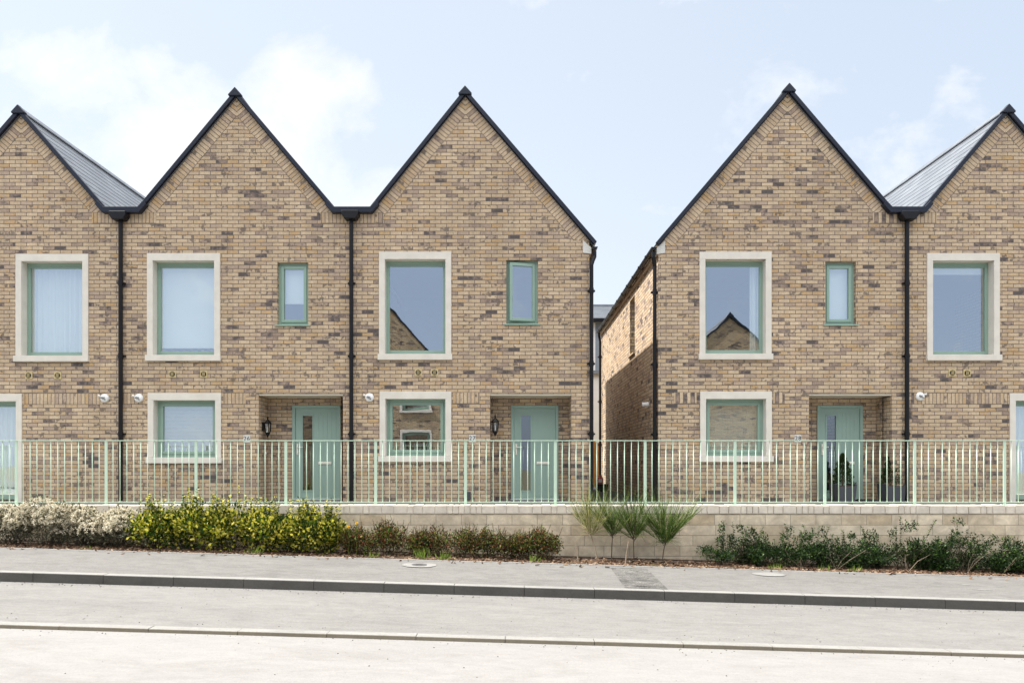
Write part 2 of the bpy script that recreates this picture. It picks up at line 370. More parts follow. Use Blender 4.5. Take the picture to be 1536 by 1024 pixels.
# ------------------------------------------------------------------ house kit
def panel(mb, a0, a1, b0, b1, holes, P, uo, m=0):
    xs = sorted({a0, a1, *[h[0] for h in holes], *[h[1] for h in holes]}); zs = sorted({b0, b1, *[h[2] for h in holes], *[h[3] for h in holes]})
    xs = [x for x in xs if a0 <= x <= a1]; zs = [z for z in zs if b0 <= z <= b1]
    for xa, xb in zip(xs, xs[1:]):
        for za, zb in zip(zs, zs[1:]):
            cx, cz = (xa + xb) / 2, (za + zb) / 2
            if any(h[0] < cx < h[1] and h[2] < cz < h[3] for h in holes): continue
            q = [(xa, za), (xb, za), (xb, zb), (xa, zb)]
            mb.poly([P(*p) for p in q], [(p[0] + uo, p[1]) for p in q], m)

def frame_boxes(mb, x0, x1, z0, z1, w, y0, y1, T=None, wb=None):
    wb = wb or w
    mb.box(x0, x0 + w, y0, y1, z0, z1, 0, T); mb.box(x1 - w, x1, y0, y1, z0, z1, 0, T)
    mb.box(x0 + w, x1 - w, y0, y1, z1 - w, z1, 0, T); mb.box(x0 + w, x1 - w, y0, y1, z0, z0 + wb, 0, T)

def pleats(mb, x0, x1, z0, z1, y, amp=.025, step=.02, wl=.11):
    n = max(2, int((x1 - x0) / step)); prev = None; ph = R.random() * 6
    for i in range(n + 1):
        x = x0 + (x1 - x0) * i / n; yy = y + amp * math.sin(x * 2 * math.pi / wl + ph + 1.2 * math.sin(x * 9))
        if prev: mb.poly([(prev[0], prev[1], z0), (x, yy, z0), (x, yy, z1), (prev[0], prev[1], z1)])
        prev = (x, yy)

def make_window(root, x0, x1, z0, z1, surround=True, sash=False, blind=None, label=None, open_deg=0, sill_green=False, full=False):
    """x0..z1: outer edge of the stone surround, or of the bare opening."""
    if surround:
        j, hd, si = .118, .147, .12
        ix0, ix1, iz0, iz1 = x0 + j, x1 - j, z0 + (si if not full else .04), z1 - hd
        yb = .15
    else:
        ix0, ix1, iz0, iz1 = x0, x1, z0, z1; yb = .085
    mb = MB(); fw = .07
    frame_boxes(mb, ix0 - .004, ix1 + .004, iz0 - .004, iz1 + .004, fw, yb, yb + .07, None, fw + .03)
    mb.box(ix0 + fw - .004, ix1 - fw + .004, yb + .003, yb + .067, iz1 - fw - (.03 if not sash else .004), iz1 - fw + .002)
    T = None
    if sash or open_deg:
        sx0, sx1, sz0, sz1 = ix0 + fw - .012, ix1 - fw + .012, iz0 + fw, iz1 - fw + .012
        if open_deg:
            T = Matrix.Translation((sx1, yb, 0)) @ Matrix.Rotation(rad(open_deg), 4, 'Z') @ Matrix.Translation((-sx1, -yb, 0))
        frame_boxes(mb, sx0, sx1, sz0, sz1, .055, yb - .018, yb + .045, T)
        gx0, gx1, gz0, gz1 = sx0 + .05, sx1 - .05, sz0 + .05, sz1 - .05
        gy = yb + .02
    else:
        gx0, gx1, gz0, gz1 = ix0 + fw - .006, ix1 - fw + .006, iz0 + fw, iz1 - fw + .006; gy = yb + .03
    if full:
        zc = iz0 + 1.0
        mb.box(ix0 + fw, ix1 - fw, yb + .004, yb + .066, zc - .04, zc + .04) if full == 'bar' else None
    w = mb.build('window', M['green'], root, .004)
    if label: w['label'] = label
    g = MB()
    if T: g.box(gx0, gx1, gy - .006, gy + .006, gz0, gz1, 0, T)
    else: g.box(gx0, gx1, gy - .006, gy + .006, gz0, gz1)
    # one sheet is enough: keep front face only, so the reflection stays single
    keep = 2; g.v, g.f, g.uv, g.mi = g.v, [g.f[keep]], [g.uv[keep]], [0]
    g.build('pane', M['glass'], w)
    if surround:
        sb = MB()
        sb.box(x0, ix0, -.022, yb + .03, z0 + (si if not full else 0), z1 - hd); sb.box(ix1, x1, -.022, yb + .03, z0 + (si if not full else 0), z1 - hd)
        sb.box(x0, x1, -.022, yb + .03, z1 - hd, z1)
        sb.build('surround', M['surround'], w, .006)
        if not full:
            s2 = MB(); s2.box(x0 - .02, x1 + .02, -.062, yb + .03, z0, z0 + si - .002); s2.build('sill', M['surround'], w, .006)
    else:
        s2 = MB(); s2.box(x0 - .045, x1 + .045, -.035, yb + .02, z0 - .022, z0 + .003); s2.build('sill', M['green'], w, .003)
    yi = yb + .085
    if blind:
        bm = MB(); kind, f0, f1, g0, g1 = blind      # fractions of the pane: x from..to, z from..to
        bx0, bx1 = gx0 - .03 + (gx1 - gx0 + .06) * f0, gx0 - .03 + (gx1 - gx0 + .06) * f1
        bz0, bz1 = gz0 - .02 + (gz1 - gz0 + .06) * g0, gz0 - .02 + (gz1 - gz0 + .06) * g1
        if kind == 'roller':
            bm.box(bx0, bx1, yi, yi + .004, bz0, bz1); bm.box(bx0, bx1, yi - .006, yi + .012, bz0 - .012, bz0 + .014)
            bm.build('blind', M['blind'], w)
        elif kind == 'slats':
            n = int((bz1 - bz0) / .027)
            for i in range(n):
                zc = bz0 + (i + .5) * (bz1 - bz0) / n
                bm.poly([(bx0, yi - .013, zc - .013), (bx1, yi - .013, zc - .013), (bx1, yi + .011, zc + .012), (bx0, yi + .011, zc + .012)])
            bm.build('blind', M['slatblind'], w)
        else:
            pleats(bm, bx0, bx1, bz0, bz1, yi + .03); bm.build('curtain', M['curtain'], w, smooth=True)
    return w

def make_door(root, x0, x1, z1, yd):
    fr = MB(); frame_boxes(fr, x0, x1, .03, z1, .06, yd - .03, yd + .05, None, .03)
    dx0, dx1, dz0, dz1 = x0 + .063, x1 - .063, .063, z1 - .063
    w = dx1 - dx0
    gx0, gx1, gz0, gz1 = dx0 + .175 * w, dx0 + .40 * w, dz0 + .14, dz1 - .15
    d = MB()
    cuts = [(gx0, gx1, gz0, gz1)]
    panel(d, dx0, dx1, dz0, dz1, cuts, lambda a, b: (a, yd - .005, b), 0)
    panel(d, dx0, dx1, dz0, dz1, cuts, lambda a, b: (a, yd + .035, b), 0)
    for a, b, c, e in ((gx0, gz0, gx0, gz1), (gx1, gz0, gx1, gz1), (gx0, gz0, gx1, gz0), (gx0, gz1, gx1, gz1)):
        d.poly([(a, yd - .005, b), (c, yd - .005, e), (c, yd + .035, e), (a, yd + .035, b)])
    for a, b in ((gx0 - .028, gx0 - .002), (gx1 + .002, gx1 + .028)): d.box(a, b, yd - .014, yd - .004, gz0 - .028, gz1 + .028)
    for a, b in ((gz0 - .028, gz0 - .002), (gz1 + .002, gz1 + .028)): d.box(gx0 - .002, gx1 + .002, yd - .014, yd - .004, a, b)
    for k in range(1, 6):                                # faint upright grooves: raised boards
        xa = gx1 + .05 + (dx1 - gx1 - .08) * (k - 1) / 5; d.box(xa, xa + (dx1 - gx1 - .08) / 5 - .006, yd - .009, yd - .004, dz0 + .03, dz1 - .08)
    o = d.build('door', M['door'], root)
    fr.build('door_frame', M['door'], o, .004)
    g = MB(); g.poly([(gx0, yd + .012, gz0), (gx1, yd + .012, gz0), (gx1, yd + .012, gz1), (gx0, yd + .012, gz1)]); g.build('glazing', M['glass_door'], o)
    h = MB(); hx = dx0 + .045
    h.box(hx - .018, hx + .018, yd - .022, yd - .005, .94, 1.17); h.tube([(hx, yd - .05, 1.10), (hx + .12, yd - .05, 1.10)], .010, 8); h.tube([(hx, yd - .05, 1.10), (hx, yd - .01, 1.10)], .011, 8)
    h.lathe([(.016, 0), (.016, .014)], 10, Matrix.Translation((hx, yd - .02, .985)) @ Matrix.Rotation(rad(90), 4, 'X'))
    h.build('handle', M['cream'], o, .003)
    lb = MB(); lx = dx0 + .70 * w; lb.box(lx - .135, lx + .135, yd - .026, yd - .008, .745, .80); lb.box(lx - .115, lx + .115, yd - .031, yd - .025, .754, .791)
    lb.build('letter_slot', M['cream'], o, .004)
    st = MB(); st.box(x0 - .01, x1 + .01, yd - .12, yd + .05, .004, .029); st.build('threshold', M['steel'], o, .003)
    return o

def roof_slope(mb, xr, zr, xe, ze, y0, y1, gauge=.23, under=.07):
    dx, dz = xe - xr, ze - zr; ln = math.hypot(dx, dz); n = max(1, round(ln / gauge)); nx, nz = -dz / ln, dx / ln
    if nz < 0: nx, nz = -nx, -nz
    for i in range(n):
        a, b = i / n, (i + 1) / n
        pa = (xr + dx * a, zr + dz * a); pb = (xr + dx * b + nx * .0055, zr + dz * b + nz * .0055); pc = (xr + dx * b, zr + dz * b)
        sa, sb = a * n * .26, b * n * .26
        q = [(pa[0], y0, pa[1]), (pb[0], y0, pb[1]), (pb[0], y1, pb[1]), (pa[0], y1, pa[1])]
        if dx < 0: q = q[::-1]; mb.poly(q, [(y0, sa), (y1, sa), (y1, sb), (y0, sb)][::1] if False else [(y1, sa), (y1, sb), (y0, sb), (y0, sa)])
        else: mb.poly(q, [(y0, sa), (y0, sb), (y1, sb), (y1, sa)])
        mb.poly([(pb[0], y0, pb[1]), (pc[0], y0, pc[1]), (pc[0], y1, pc[1]), (pb[0], y1, pb[1])], [(0.1, .1)] * 4)
    u = under
    mb.poly([(xr - nx * u, y0, zr - nz * u), (xe - nx * u, y0, ze - nz * u), (xe - nx * u, y1, ze - nz * u), (xr - nx * u, y1, zr - nz * u)], [(0, .1)] * 4)
    mb.poly([(xe, y0, ze), (xe - nx * u, y0, ze - nz * u), (xe - nx * u, y1, ze - nz * u), (xe, y1, ze)], [(0, .1)] * 4)

VENT = BRACKET = None
def house(label, x0, x1, xr, za, eL, eR, depth, holes, recess=None, uo=0.0, mat=('brick', 'stack'), loc=(0, 0, 0), rz=0.0,
          left='valley', right='valley', side_hole=None, group='gabled brick houses', cat='house', soldiers=(), name='terraced_house', slabs=True, taper=()):
    """local metres. (xr, za) top of the roof at the gable, eL/eR = (x, z) feet of its two slopes; left/right 'valley' or 'eave'."""
    root = empty(name, loc, label, cat, group, rz)
    TH = .30
    w = MB()
    zb = min(eL[1], eR[1]) - .32
    H = list(holes) + ([recess[:4]] if recess else [])
    def gap(e):                                         # lower the brickwork under the verge trim
        sl_ = (za - e[1]) / abs(xr - e[0]); return .06 * math.hypot(1, sl_)
    gl, gr = gap(eL), gap(eR)
    ga = max(gl, gr)
    top = (xr, za - ga)
    sL = (za - eL[1]) / (xr - eL[0]); sR = (za - eR[1]) / (eR[0] - xr)
    for y in (0.0, TH):
        P = (lambda yy: (lambda a, b: (a, yy, b)))(y)
        panel(w, x0, x1, -.3, zb, H, P, uo)
        pts = [(x0, zb), (x1, zb)]
        zr_ = za - gr - sR * (x1 - xr); zl_ = za - gl - sL * (xr - x0)
        if right == 'valley': zv = eR[1] - .06; pts += [(x1, zv), (xr + (za - gr - zv) / sR, zv)]
        else: pts += [(x1, zr_)]
        pts += [top]
        if left == 'valley': zv = eL[1] - .06; pts += [(xr - (za - gl - zv) / sL, zv), (x0, zv)]
        else: pts += [(x0, zl_)]
        w.poly([P(*p) for p in pts], [(p[0] + uo, p[1]) for p in pts])
    for h in holes:
        for a, b in (((h[0], h[2]), (h[0], h[3])), ((h[1], h[2]), (h[1], h[3])), ((h[0], h[3]), (h[1], h[3])), ((h[0], h[2]), (h[1], h[2]))):
            vert = a[0] == b[0]
            w.poly([(a[0], 0, a[1]), (b[0], 0, b[1]), (b[0], TH, b[1]), (a[0], TH, a[1])],
                   [(0 + uo, a[1]), (uo, b[1]), (uo + TH, b[1]), (uo + TH, a[1])] if vert else [(a[0] + uo, .03), (b[0] + uo, .03), (b[0] + uo, .03 + TH), (a[0] + uo, .03 + TH)])
    # band of bricks laid square to the verge, 3 mm proud
    B = .232
    for sgn, e, g_, s_ in ((-1, eL, gl, sL), (1, eR, gr, sR)):
        d = Vector((sgn, -s_)).normalized(); n = Vector((-sgn * s_, -1)).normalized() if False else Vector((-d.y * -sgn, 0))
        n = Vector((-sgn * s_, -1)).normalized()
        valley = (left if sgn < 0 else right) == 'valley'
        o0 = Vector((xr, za - g_)); ln = (Vector((e[0], e[1])) - Vector((xr, za))).length
        end = ln + (.0 if valley else .02)
        cosn = 1 / math.hypot(1, s_); ai = Vector((xr, o0.y - B / cosn))
        q = [o0, o0 + d * end, o0 + d * end + n * B, ai]
        if not valley:
            xl = x0 if sgn < 0 else x1
            te = (abs(xl - xr)) / abs(d.x); q[1] = o0 + d * te; q[2] = o0 + d * (te - .25) + n * B
        def U(p): r = Vector(p) - o0; return (r.dot(n) / B * .225, r.dot(d) + .01)
        w.poly([(p.x, -.003, p.y) for p in q], [U(p) for p in q], 1)
        if not valley:                                   # the corner is filled with the same slanting courses
            zc = q[1].y
            xi = q[2] + n * ((q[2].y - zc) / -n.y) if n.y else q[2]
            t = [q[2], q[1], xi]
            tri = [q[2], q[1], Vector((xi.x, zc))]
            w.poly([(p.x, -.003, p.y) for p in tri], [U(p) for p in tri], 0)
    for a0, a1, b0, b1 in soldiers:
        a1 = a0 + max(1, round((a1 - a0) / .075)) * .075
        w.poly([(a0, -.004, b0), (a1, -.004, b0), (a1, -.004, b1), (a0, -.004, b1)], [(0, uo * 7 + 0), (0, uo * 7 + a1 - a0), (.225, uo * 7 + a1 - a0), (.225, uo * 7)], 1)
    # sides and back
    zsL = eL[1] - (.16 if left == 'eave' else .1); zsR = eR[1] - (.16 if right == 'eave' else .1)
    for xx, zs, sh in ((x0, zsL, side_hole if left == 'eave' else None), (x1, zsR, None)):
        off = .004 if xx == x0 else -.004
        if (xx == x0 and left == 'eave') or (xx == x1 and right == 'eave'): off = 0
        ins = TH if xx == x0 else -TH
        hs = [sh] if sh else []
        for k, xo in enumerate((xx + off, xx + ins)):
            y0 = 0.0 if k == 0 else TH
            P = (lambda xv: (lambda a, b: (xv, a, b)))(xo)
            panel(w, y0, depth, -.3, zs, hs, P, uo + xx)
        for h in hs:
            for a, b in (((h[0], h[2]), (h[0], h[3])), ((h[1], h[2]), (h[1], h[3])), ((h[0], h[3]), (h[1], h[3])), ((h[0], h[2]), (h[1], h[2]))):
                w.poly([(xx, a[0], a[1]), (xx, b[0], b[1]), (xx + ins, b[0], b[1]), (xx + ins, a[0], a[1])], [(uo, a[1]), (uo, b[1]), (uo + TH, b[1] + .01), (uo + TH, a[1] + .01)])
    pb = [(x0, -.3), (x1, -.3), (x1, zsR), (xr, za - ga), (x0, zsL)]
    for y in (depth - .002, depth - TH): w.poly([(p[0], y, p[1]) for p in pb], [(p[0] + uo + 3, p[1]) for p in pb])
    if recess:
        rx0, rx1, rz0, rz1, rd, dx0, dx1, dz1 = recess
        ch = .0
        for xx in (rx0, rx1):
            w.poly([(xx, 0, rz0), (xx, 0, rz1), (xx, rd, rz1), (xx, rd, rz0)], [(uo + xx, rz0), (uo + xx, rz1), (uo + xx + rd, rz1), (uo + xx + rd, rz0)])
        panel(w, rx0 - .3, rx1 + .3, rz0, rz1 + .2, [(dx0 + .012, dx1 - .012, rz0, dz1 - .012)], lambda a, b: (a, rd, b), uo + .11)
    w.build('wall', [M[mat[0]], M[mat[1]]], root)
    if recess:
        sb = MB(); sb.box(rx0 + .001, rx1 - .001, .012, rd - .002, rz1 - .03, rz1 - .004); sb.build('porch_soffit', M['soffit'], root)
    if slabs:
        f = MB(); f.box(x0 + TH, x1 - TH, TH + (.9 if recess else .0), depth - TH, .0, .03); f.box(x0 + TH, x1 - TH, TH, depth - TH, fz(580) - .1, fz(580) + .1)
        f.box(x0 + TH, x1 - TH, TH, depth - TH, fz(372), fz(372) + .03); f.box(x0 + TH, x1 - TH, 4.2, 4.3, .04, fz(375))
        f.build('room_partition', M['plaster'], root)
    # roof
    rf = MB()
    roof_slope(rf, xr, za, eL[0], eL[1], -.045, depth + .05); roof_slope(rf, xr, za, eR[0], eR[1], -.045, depth + .05)
    ro = rf.build('roof', M['slate'], root)
    for sgn, e, s_ in ((-1, eL, sL), (1, eR, sR)):
        v = MB()
        d = Vector((sgn, -s_)).normalized(); n = Vector((sgn * s_, 1)).normalized()
        a = Vector((xr, za)) + d * .10; b = Vector(e)
        v.prism([tuple(a + n * .02), tuple(b + n * .02), tuple(b - n * .058), tuple(a - n * .058)], -.085, -.006)
        v.build('verge', M['verge'], ro, .006)
    rg = MB(); y = -.02
    while y < depth:
        ye = min(y + .45, depth + .06)
        rg.prism([(xr, za + .062), (xr + .125, za + .062 - .125 * 1.15), (xr + .115, za + .04 - .125 * 1.15), (xr, za + .03), (xr - .115, za + .04 - .125 * 1.15), (xr - .125, za + .062 - .125 * 1.15)], y, ye - .008); y += .45
    rg.build('ridge', M['slate'], ro)
    cp = MB(); cp.prism([(xr, za + .075), (xr + .135, za - .075), (xr + .125, za - .105), (xr - .125, za - .105), (xr - .135, za - .075)], -.115, -.02)
    cp.build('ridge_end_cap', M['verge'], ro, .012)
    return root

def valley(root, L_, R_, z, depth):
    a, b = L_, R_
    g = MB()
    g.prism([(a - .115, z + .125), (a + .0, z), (b, z), (b + .115, z + .125), (b + .17, z + .05), (b + .03, z - .115), (a - .03, z - .115), (a - .17, z + .05)], -.125, -.004)
    g.box(a - .02, b + .02, .002, depth, z - .09, z - .03)
    return g.build('valley_gutter', M['verge'], root, .006)

def downpipe(root, x, z1, y=-.06, hopper=True, neck=None, brackets=(1.35, 2.9, 4.35)):
    d = MB(); pts = [(x, y, .02), (x, y, z1)]
    if neck: pts = [(x, y, .02), (x, y, z1 - .28), (neck[0] * .35 + x * .65, neck[1] * .35 + y * .65, z1 - .20), (neck[0], neck[1], z1 - .10), (neck[0], neck[1], z1)]
    d.tube(pts, .04, 12)
    for zz in brackets: d.tube([(x, y, zz - .05), (x, y, zz + .05)], .0475, 12)
    o = d.build('downpipe', M['black'], root, smooth=False)
    for zz in brackets:
        b = MB(); b.box(x - .075, x + .075, y + .01, y + .062, zz - .018, zz + .018); b.build('bracket', M['black'], o, .003)
    if hopper:
        h = MB(); h.prism([(x - .165, z1 + .16), (x + .165, z1 + .16), (x + .165, z1 + .08), (x + .11, z1 - .005), (x - .11, z1 - .005), (x - .165, z1 + .08)], -.19, -.012)
        h.build('hopper', M['black'], o, .012)
    return o

def vent(root, x, z):
    v = MB(); v.box(x - .072, x + .072, -.014, .004, z - .072, z + .072); o = v.build('vent', M['vent'], root, .005)
    c = MB(); T = Matrix.Translation((x, -.012, z)) @ Matrix.Rotation(rad(90), 4, 'X')
    c.lathe([(.052, 0), (.052, .012), (.046, .012), (.046, .004)], 20, T); c.build('vent_core', M['dark'], o)
    l = MB()
    for k in (-.02, .0, .02): l.box(x + k - .004, x + k + .004, -.03, -.02, z - .04, z + .04)
    l.build('vent_louvre', M['vent'], o)
    return o

def round_fitting(root, x, z, s=1.0):
    T = Matrix.Translation((x, -.002, z)) @ Matrix.Rotation(rad(90), 4, 'X')
    m = MB(); m.lathe([(.085, 0), (.088, .02), (.08, .04), (.05, .055), (.02, .06)], 24, T); o = m.build('round_wall_fitting', M['white'], root, smooth=True)
    k = MB(); k.tube([(x - .025, -.055, z + .015), (x - .03, -.10, z - .005)], .016, 8); k.tube([(x + .02, -.055, z - .02), (x + .04, -.09, z - .035)], .014, 8); k.box(x - .02, x + .025, -.075, -.055, z - .025, z + .02)
    k.build('sensor', M['greyplastic'], o, .004)
    b = MB(); b.tube([(x - s * .08, -.03, z + .04), (x - s * .12, -.05, z + .05)], .018, 8); b.build('bracket', M['white'], o)
    return o

def lantern(root, x, y, z, face):            # face: +1 stands off to the right
    s = face; o = MB()
    o.box(min(x, x + s * .015), max(x, x + s * .015), y - .045, y + .045, z - .10, z + .08)
    cx = x + s * .10
    o.tube([(x + s * .01, y, z + .05), (cx, y, z + .05)], .012, 8)
    o.lathe([(.075, .0), (.08, .01), (.03, .075), (.014, .085), (.014, .11), (.024, .115), (.006, .15)], 6, Matrix.Translation((cx, y, z + .05)))
    o.lathe([(.006, -.10), (.02, -.075), (.045, -.03), (.055, .0)], 6, Matrix.Translation((cx, y, z - .13)))
    for k in range(6):
        a = k * math.pi / 3; o.tube([(cx + .052 * math.cos(a), y + .052 * math.sin(a), z - .13), (cx + .07 * math.cos(a), y + .07 * math.sin(a), z + .05)], .0075, 5)
    r = o.build('wall_lantern', M['black'], root)
    g = MB(); g.lathe([(.046, -.125), (.062, .045)], 6, Matrix.Translation((cx, y, z))); g.build('lantern_glass', M['lanternglass'], r)
    g = MB(); g.lathe([(.014, -.12), (.014, -.02)], 8, Matrix.Translation((cx, y, z))); g.build('bulb', M['white'], r)
    return r

def text_mesh(s, size, name, mat, parent, loc, rot, depth=.002):
    cu = bpy.data.curves.new('text', 'FONT'); cu.body = s; cu.size = size; cu.extrude = depth; cu.align_x = 'CENTER'; cu.align_y = 'CENTER'; cu.space_character = 1.15
    t = bpy.data.objects.new('text', cu); COL.objects.link(t)
    dg = bpy.context.evaluated_depsgraph_get(); me = bpy.data.meshes.new_from_object(t.evaluated_get(dg))
    bpy.data.objects.remove(t); bpy.data.curves.remove(cu)
    me.materials.clear(); me.materials.append(mat); me.name = name
    o = bpy.data.objects.new(name, me); COL.objects.link(o); o.parent = parent; o.location = loc; o.rotation_euler = rot
    return o
def number_plate(root, x, z, num):
    p = MB(); p.box(x - .068, x + .068, -.016, .003, z - .085, z + .062); o = p.build('number_plate', M['plate'], root, .004); o['label'] = 'white house number plate reading ' + num
    text_mesh(num, .12, 'digits', M['ink'], o, (x, -.0185, z - .01), (rad(90), 0, 0))
    return o

def rect(x0, x1, y0, y1): return (fx(x0), fx(x1), fz(y1), fz(y0))
def in_(r, e=.006): return (r[0] + e, r[1] - e, r[2] + e, r[3] - e)
VZ = fz(313)
HB = (0, FAC, TER)
def P2(x, y): return (fx(x), fz(y))

# ------------------------------------------------------------------ the five houses (roots on the front line, local x = world x)
def place(o, cx):           # move the root to the foot of its own front
    for c in o.children: c.location.x -= cx
    o.location.x += cx

# first house, cut by the left edge
u1, g1 = rect(24, 133, 381, 542.5), rect(-105, 33.5, 590.5, 752)
h1 = house('brick gabled house cut off by the left edge, with a tall ground floor window', fx(-119), fx(183), fx(32), fz(166), P2(-96, 313), P2(160, 313), 8.9,
           [in_(u1), in_(g1)], None, .37, loc=HB, soldiers=[(fx(35), fx(156), fz(606.5), fz(589.7)), (fx(138), fx(182), fz(335), fz(318.5))])
make_window(h1, *u1, blind=('curtain', 0, 1, 0, 1))
make_window(h1, *g1, blind=('curtain', .0, 1, .0, 1), full=True)
vent(h1, *P2(43.5, 563)); vent(h1, *P2(87, 563)); round_fitting(h1, *P2(158, 597))
valley(h1, fx(160), fx(211), VZ, 8.9); downpipe(h1, fx(183.5), fz(333))
# second house
u2, g2, s2 = rect(221, 330.5, 380, 541.5), rect(222, 332, 589, 694.5), rect(416, 462.5, 393.5, 487.5)
r2 = (fx(388), fx(514.5), -.05, fz(590.5), .55, -4.55 - .015, -3.56, fz(692 - 84 / 72.1 * PX))
h2 = house('brick gabled house numbered 26 with white blinds drawn in its upstairs windows', fx(183), fx(528), fx(355), fz(140), P2(211, 313), P2(502, 313), 8.9,
           [in_(u2), in_(g2), s2], r2, 5.13, loc=HB, soldiers=[(fx(335), fx(371), fz(606), fz(589)), (fx(184), fx(220), fz(606), fz(589)), (fx(184), fx(234), fz(335), fz(318.5)), (fx(481), fx(526), fz(335), fz(318.5))])
make_window(h2, *u2, blind=('roller', 0, 1, .075, 1)); make_window(h2, *g2, sash=True, blind=('slats', 0, 1, .0, 1)); make_window(h2, *s2, surround=False, sash=True, blind=('roller', 0, 1, .34, 1))
make_door(h2, r2[5], r2[6], r2[7], .55)
vent(h2, *P2(259, 561)); vent(h2, *P2(306, 561)); round_fitting(h2, *P2(209, 597)); lantern(h2, fx(388), .22, fz(638), 1); number_plate(h2, *P2(370.5, 657), '26')
valley(h2, fx(502), fx(557), VZ, 8.9); downpipe(h2, fx(528), fz(332))
bl = MB(); bl.lathe([(.028, 0), (.03, .012), (.018, .02)], 14, Matrix.Translation((fx(388), .38, fz(679))) @ Matrix.Rotation(rad(90), 4, 'Y')); bl.build('doorbell', M['white'], h2)
# third house
u3, g3, s3 = rect(568.6, 677, 378, 540), rect(569.5, 677, 587, 692.5), rect(759.5, 807, 390, 486)
r3 = (fx(735), fx(857), -.05, fz(590.5), .55, -.02, .965, r2[7])
h3 = house('brick gabled house numbered 27 with one small upstairs window swung open', fx(528), fx(884), fx(698), fz(138), P2(557, 313), P2(893.5, 365), 8.0,
           [in_(u3), in_(g3), s3], r3, 9.41, loc=HB, right='eave', soldiers=[(fx(680), fx(717), fz(605), fz(588)), (fx(530), fx(574), fz(335), fz(318.5))])
make_window(h3, *u3); make_window(h3, *g3, sash=True); make_window(h3, *s3, surround=False, open_deg=11, label='small green casement window standing ajar')
make_door(h3, r3[5], r3[6], r3[7], .55)
vent(h3, *P2(627.5, 558.5)); vent(h3, *P2(652, 558.5)); round_fitting(h3, *P2(554.5, 596)); lantern(h3, fx(735), .16, fz(636), 1); number_plate(h3, *P2(708.5, 656.5), '27')
# fourth house
u4, g4, s4 = rect(1049, 1157, 378, 539.5), rect(1050, 1157.5, 587, 692.5), rect(1238, 1284, 392.5, 487)
r4 = (fx(1213.5), fx(1338), -.05, fz(590.5), .55, (1225 - 768) / 72.1, (1293.5 - 768) / 72.1, r2[7])
SH = (2.62, 3.30, 2.60 + .80, 3.97 + .80)
h4 = house('brick gabled house numbered 28 with potted conifers at its door', fx(987.5), fx(1358), fx(1181), fz(134), P2(984, 366), P2(1333.5, 313), 8.75,
           [in_(u4), in_(g4), s4], r4, 14.02, loc=HB, left='eave', side_hole=SH, soldiers=[(fx(1011), fx(1047), fz(605), fz(588)), (fx(1160), fx(1175), fz(605), fz(588)), (fx(1309), fx(1356), fz(335), fz(318.5))])
make_window(h4, *u4, blind=('curtain', .83, 1, 0, 1)); make_window(h4, *g4, sash=True, blind=('slats', 0, 1, .0, 1)); make_window(h4, *s4, surround=False, sash=True, blind=('roller', 0, 1, .02, 1))
make_door(h4, r4[5], r4[6], r4[7], .55)
number_plate(h4, *P2(1196.5, 656.5), '28'); valley(h4, fx(1333.5), fx(1382), VZ, 8.75); downpipe(h4, fx(1358), fz(333))
bl = MB(); bl.lathe([(.028, 0), (.03, .012), (.018, .02)], 14, Matrix.Translation((fx(1219), .55, fz(668))) @ Matrix.Rotation(rad(90), 4, 'X')); bl.build('doorbell', M['white'], h4)
# fifth house, cut by the right edge
u5, g5 = rect(1390, 1499, 380, 541), rect(1514, 1645, 589.5, 752)
h5 = house('brick gabled house cut off by the right edge, its pale roof slope showing', fx(1358), fx(1660), fx(1508), fz(165), P2(1382, 313), P2(1636, 313), 8.9,
           [in_(u5), in_(g5)], None, 21.7, loc=HB, soldiers=[(fx(1367), fx(1512), fz(606), fz(589)), (fx(1360), fx(1404), fz(335), fz(318.5))])
make_window(h5, *u5, blind=('roller', 0, 1, .9, 1)); make_window(h5, *g5, blind=('curtain', 0, .8, 0, 1), full=True)
vent(h5, *P2(1428, 559)); vent(h5, *P2(1450, 559.5)); round_fitting(h5, *P2(1379, 594.5), -1)

# eaves on the passage: gutter, fascia, box end, pipes
def eave(root, xw, side, z, depth, ze):
    # side -1: house lies to the right of the passage
    xg = xw + side * .10
    g = MB(); n = 8; r = .058
    ring = [(xg + r * math.cos(math.pi + math.pi * k / n), ze + r * math.sin(math.pi + math.pi * k / n)) for k in range(n + 1)]
    ring2 = [(xg + (r - .006) * math.cos(2 * math.pi - math.pi * k / n), ze + (r - .006) * math.sin(2 * math.pi - math.pi * k / n)) for k in range(n + 1)]
    g.prism(ring + ring2, -.09, depth + .06)
    y = .55
    while y < depth:
        rr = [(xg + (r + .007) * math.cos(math.pi + math.pi * k / n), ze + (r + .007) * math.sin(math.pi + math.pi * k / n)) for k in range(n + 1)]
        g.prism(rr + [(xg + r + .007, ze + .012), (xg - r - .007, ze + .012)], y - .04, y + .04); y += .78
    g.prism(ring, -.096, -.09)
    go = g.build('gutter', M['black'], root)
    f = MB(); f.box(min(xw, xw + side * .036), max(xw, xw + side * .036), .03, depth + .03, ze - .14, ze + .06); f.build('fascia', M['board'], root)
    b = MB(); xi = xw - side * .13
    b.prism([(xw + side * .04, ze - .12), (xw + side * .04, ze - .0), (xi, ze + .0 + .155), (xi, ze - .10)], -.02, .028); b.build('box_end', M['boxend'], root, .004)
    return go
eave(h3, fx(884), 1, 0, 8.0, fz(372)); eave(h4, fx(987.5), -1, 0, 8.75, fz(372.5))
downpipe(h3, fx(884) + .035, fz(378), y=-.062, hopper=False, neck=(fx(884) + .10, -.03), brackets=(1.35, 2.75, 4.2))
downpipe(h4, fx(987.5) - .058, fz(378), y=.06, hopper=False, neck=(fx(987.5) - .10, .0), brackets=(1.35, 2.75, 4.2))
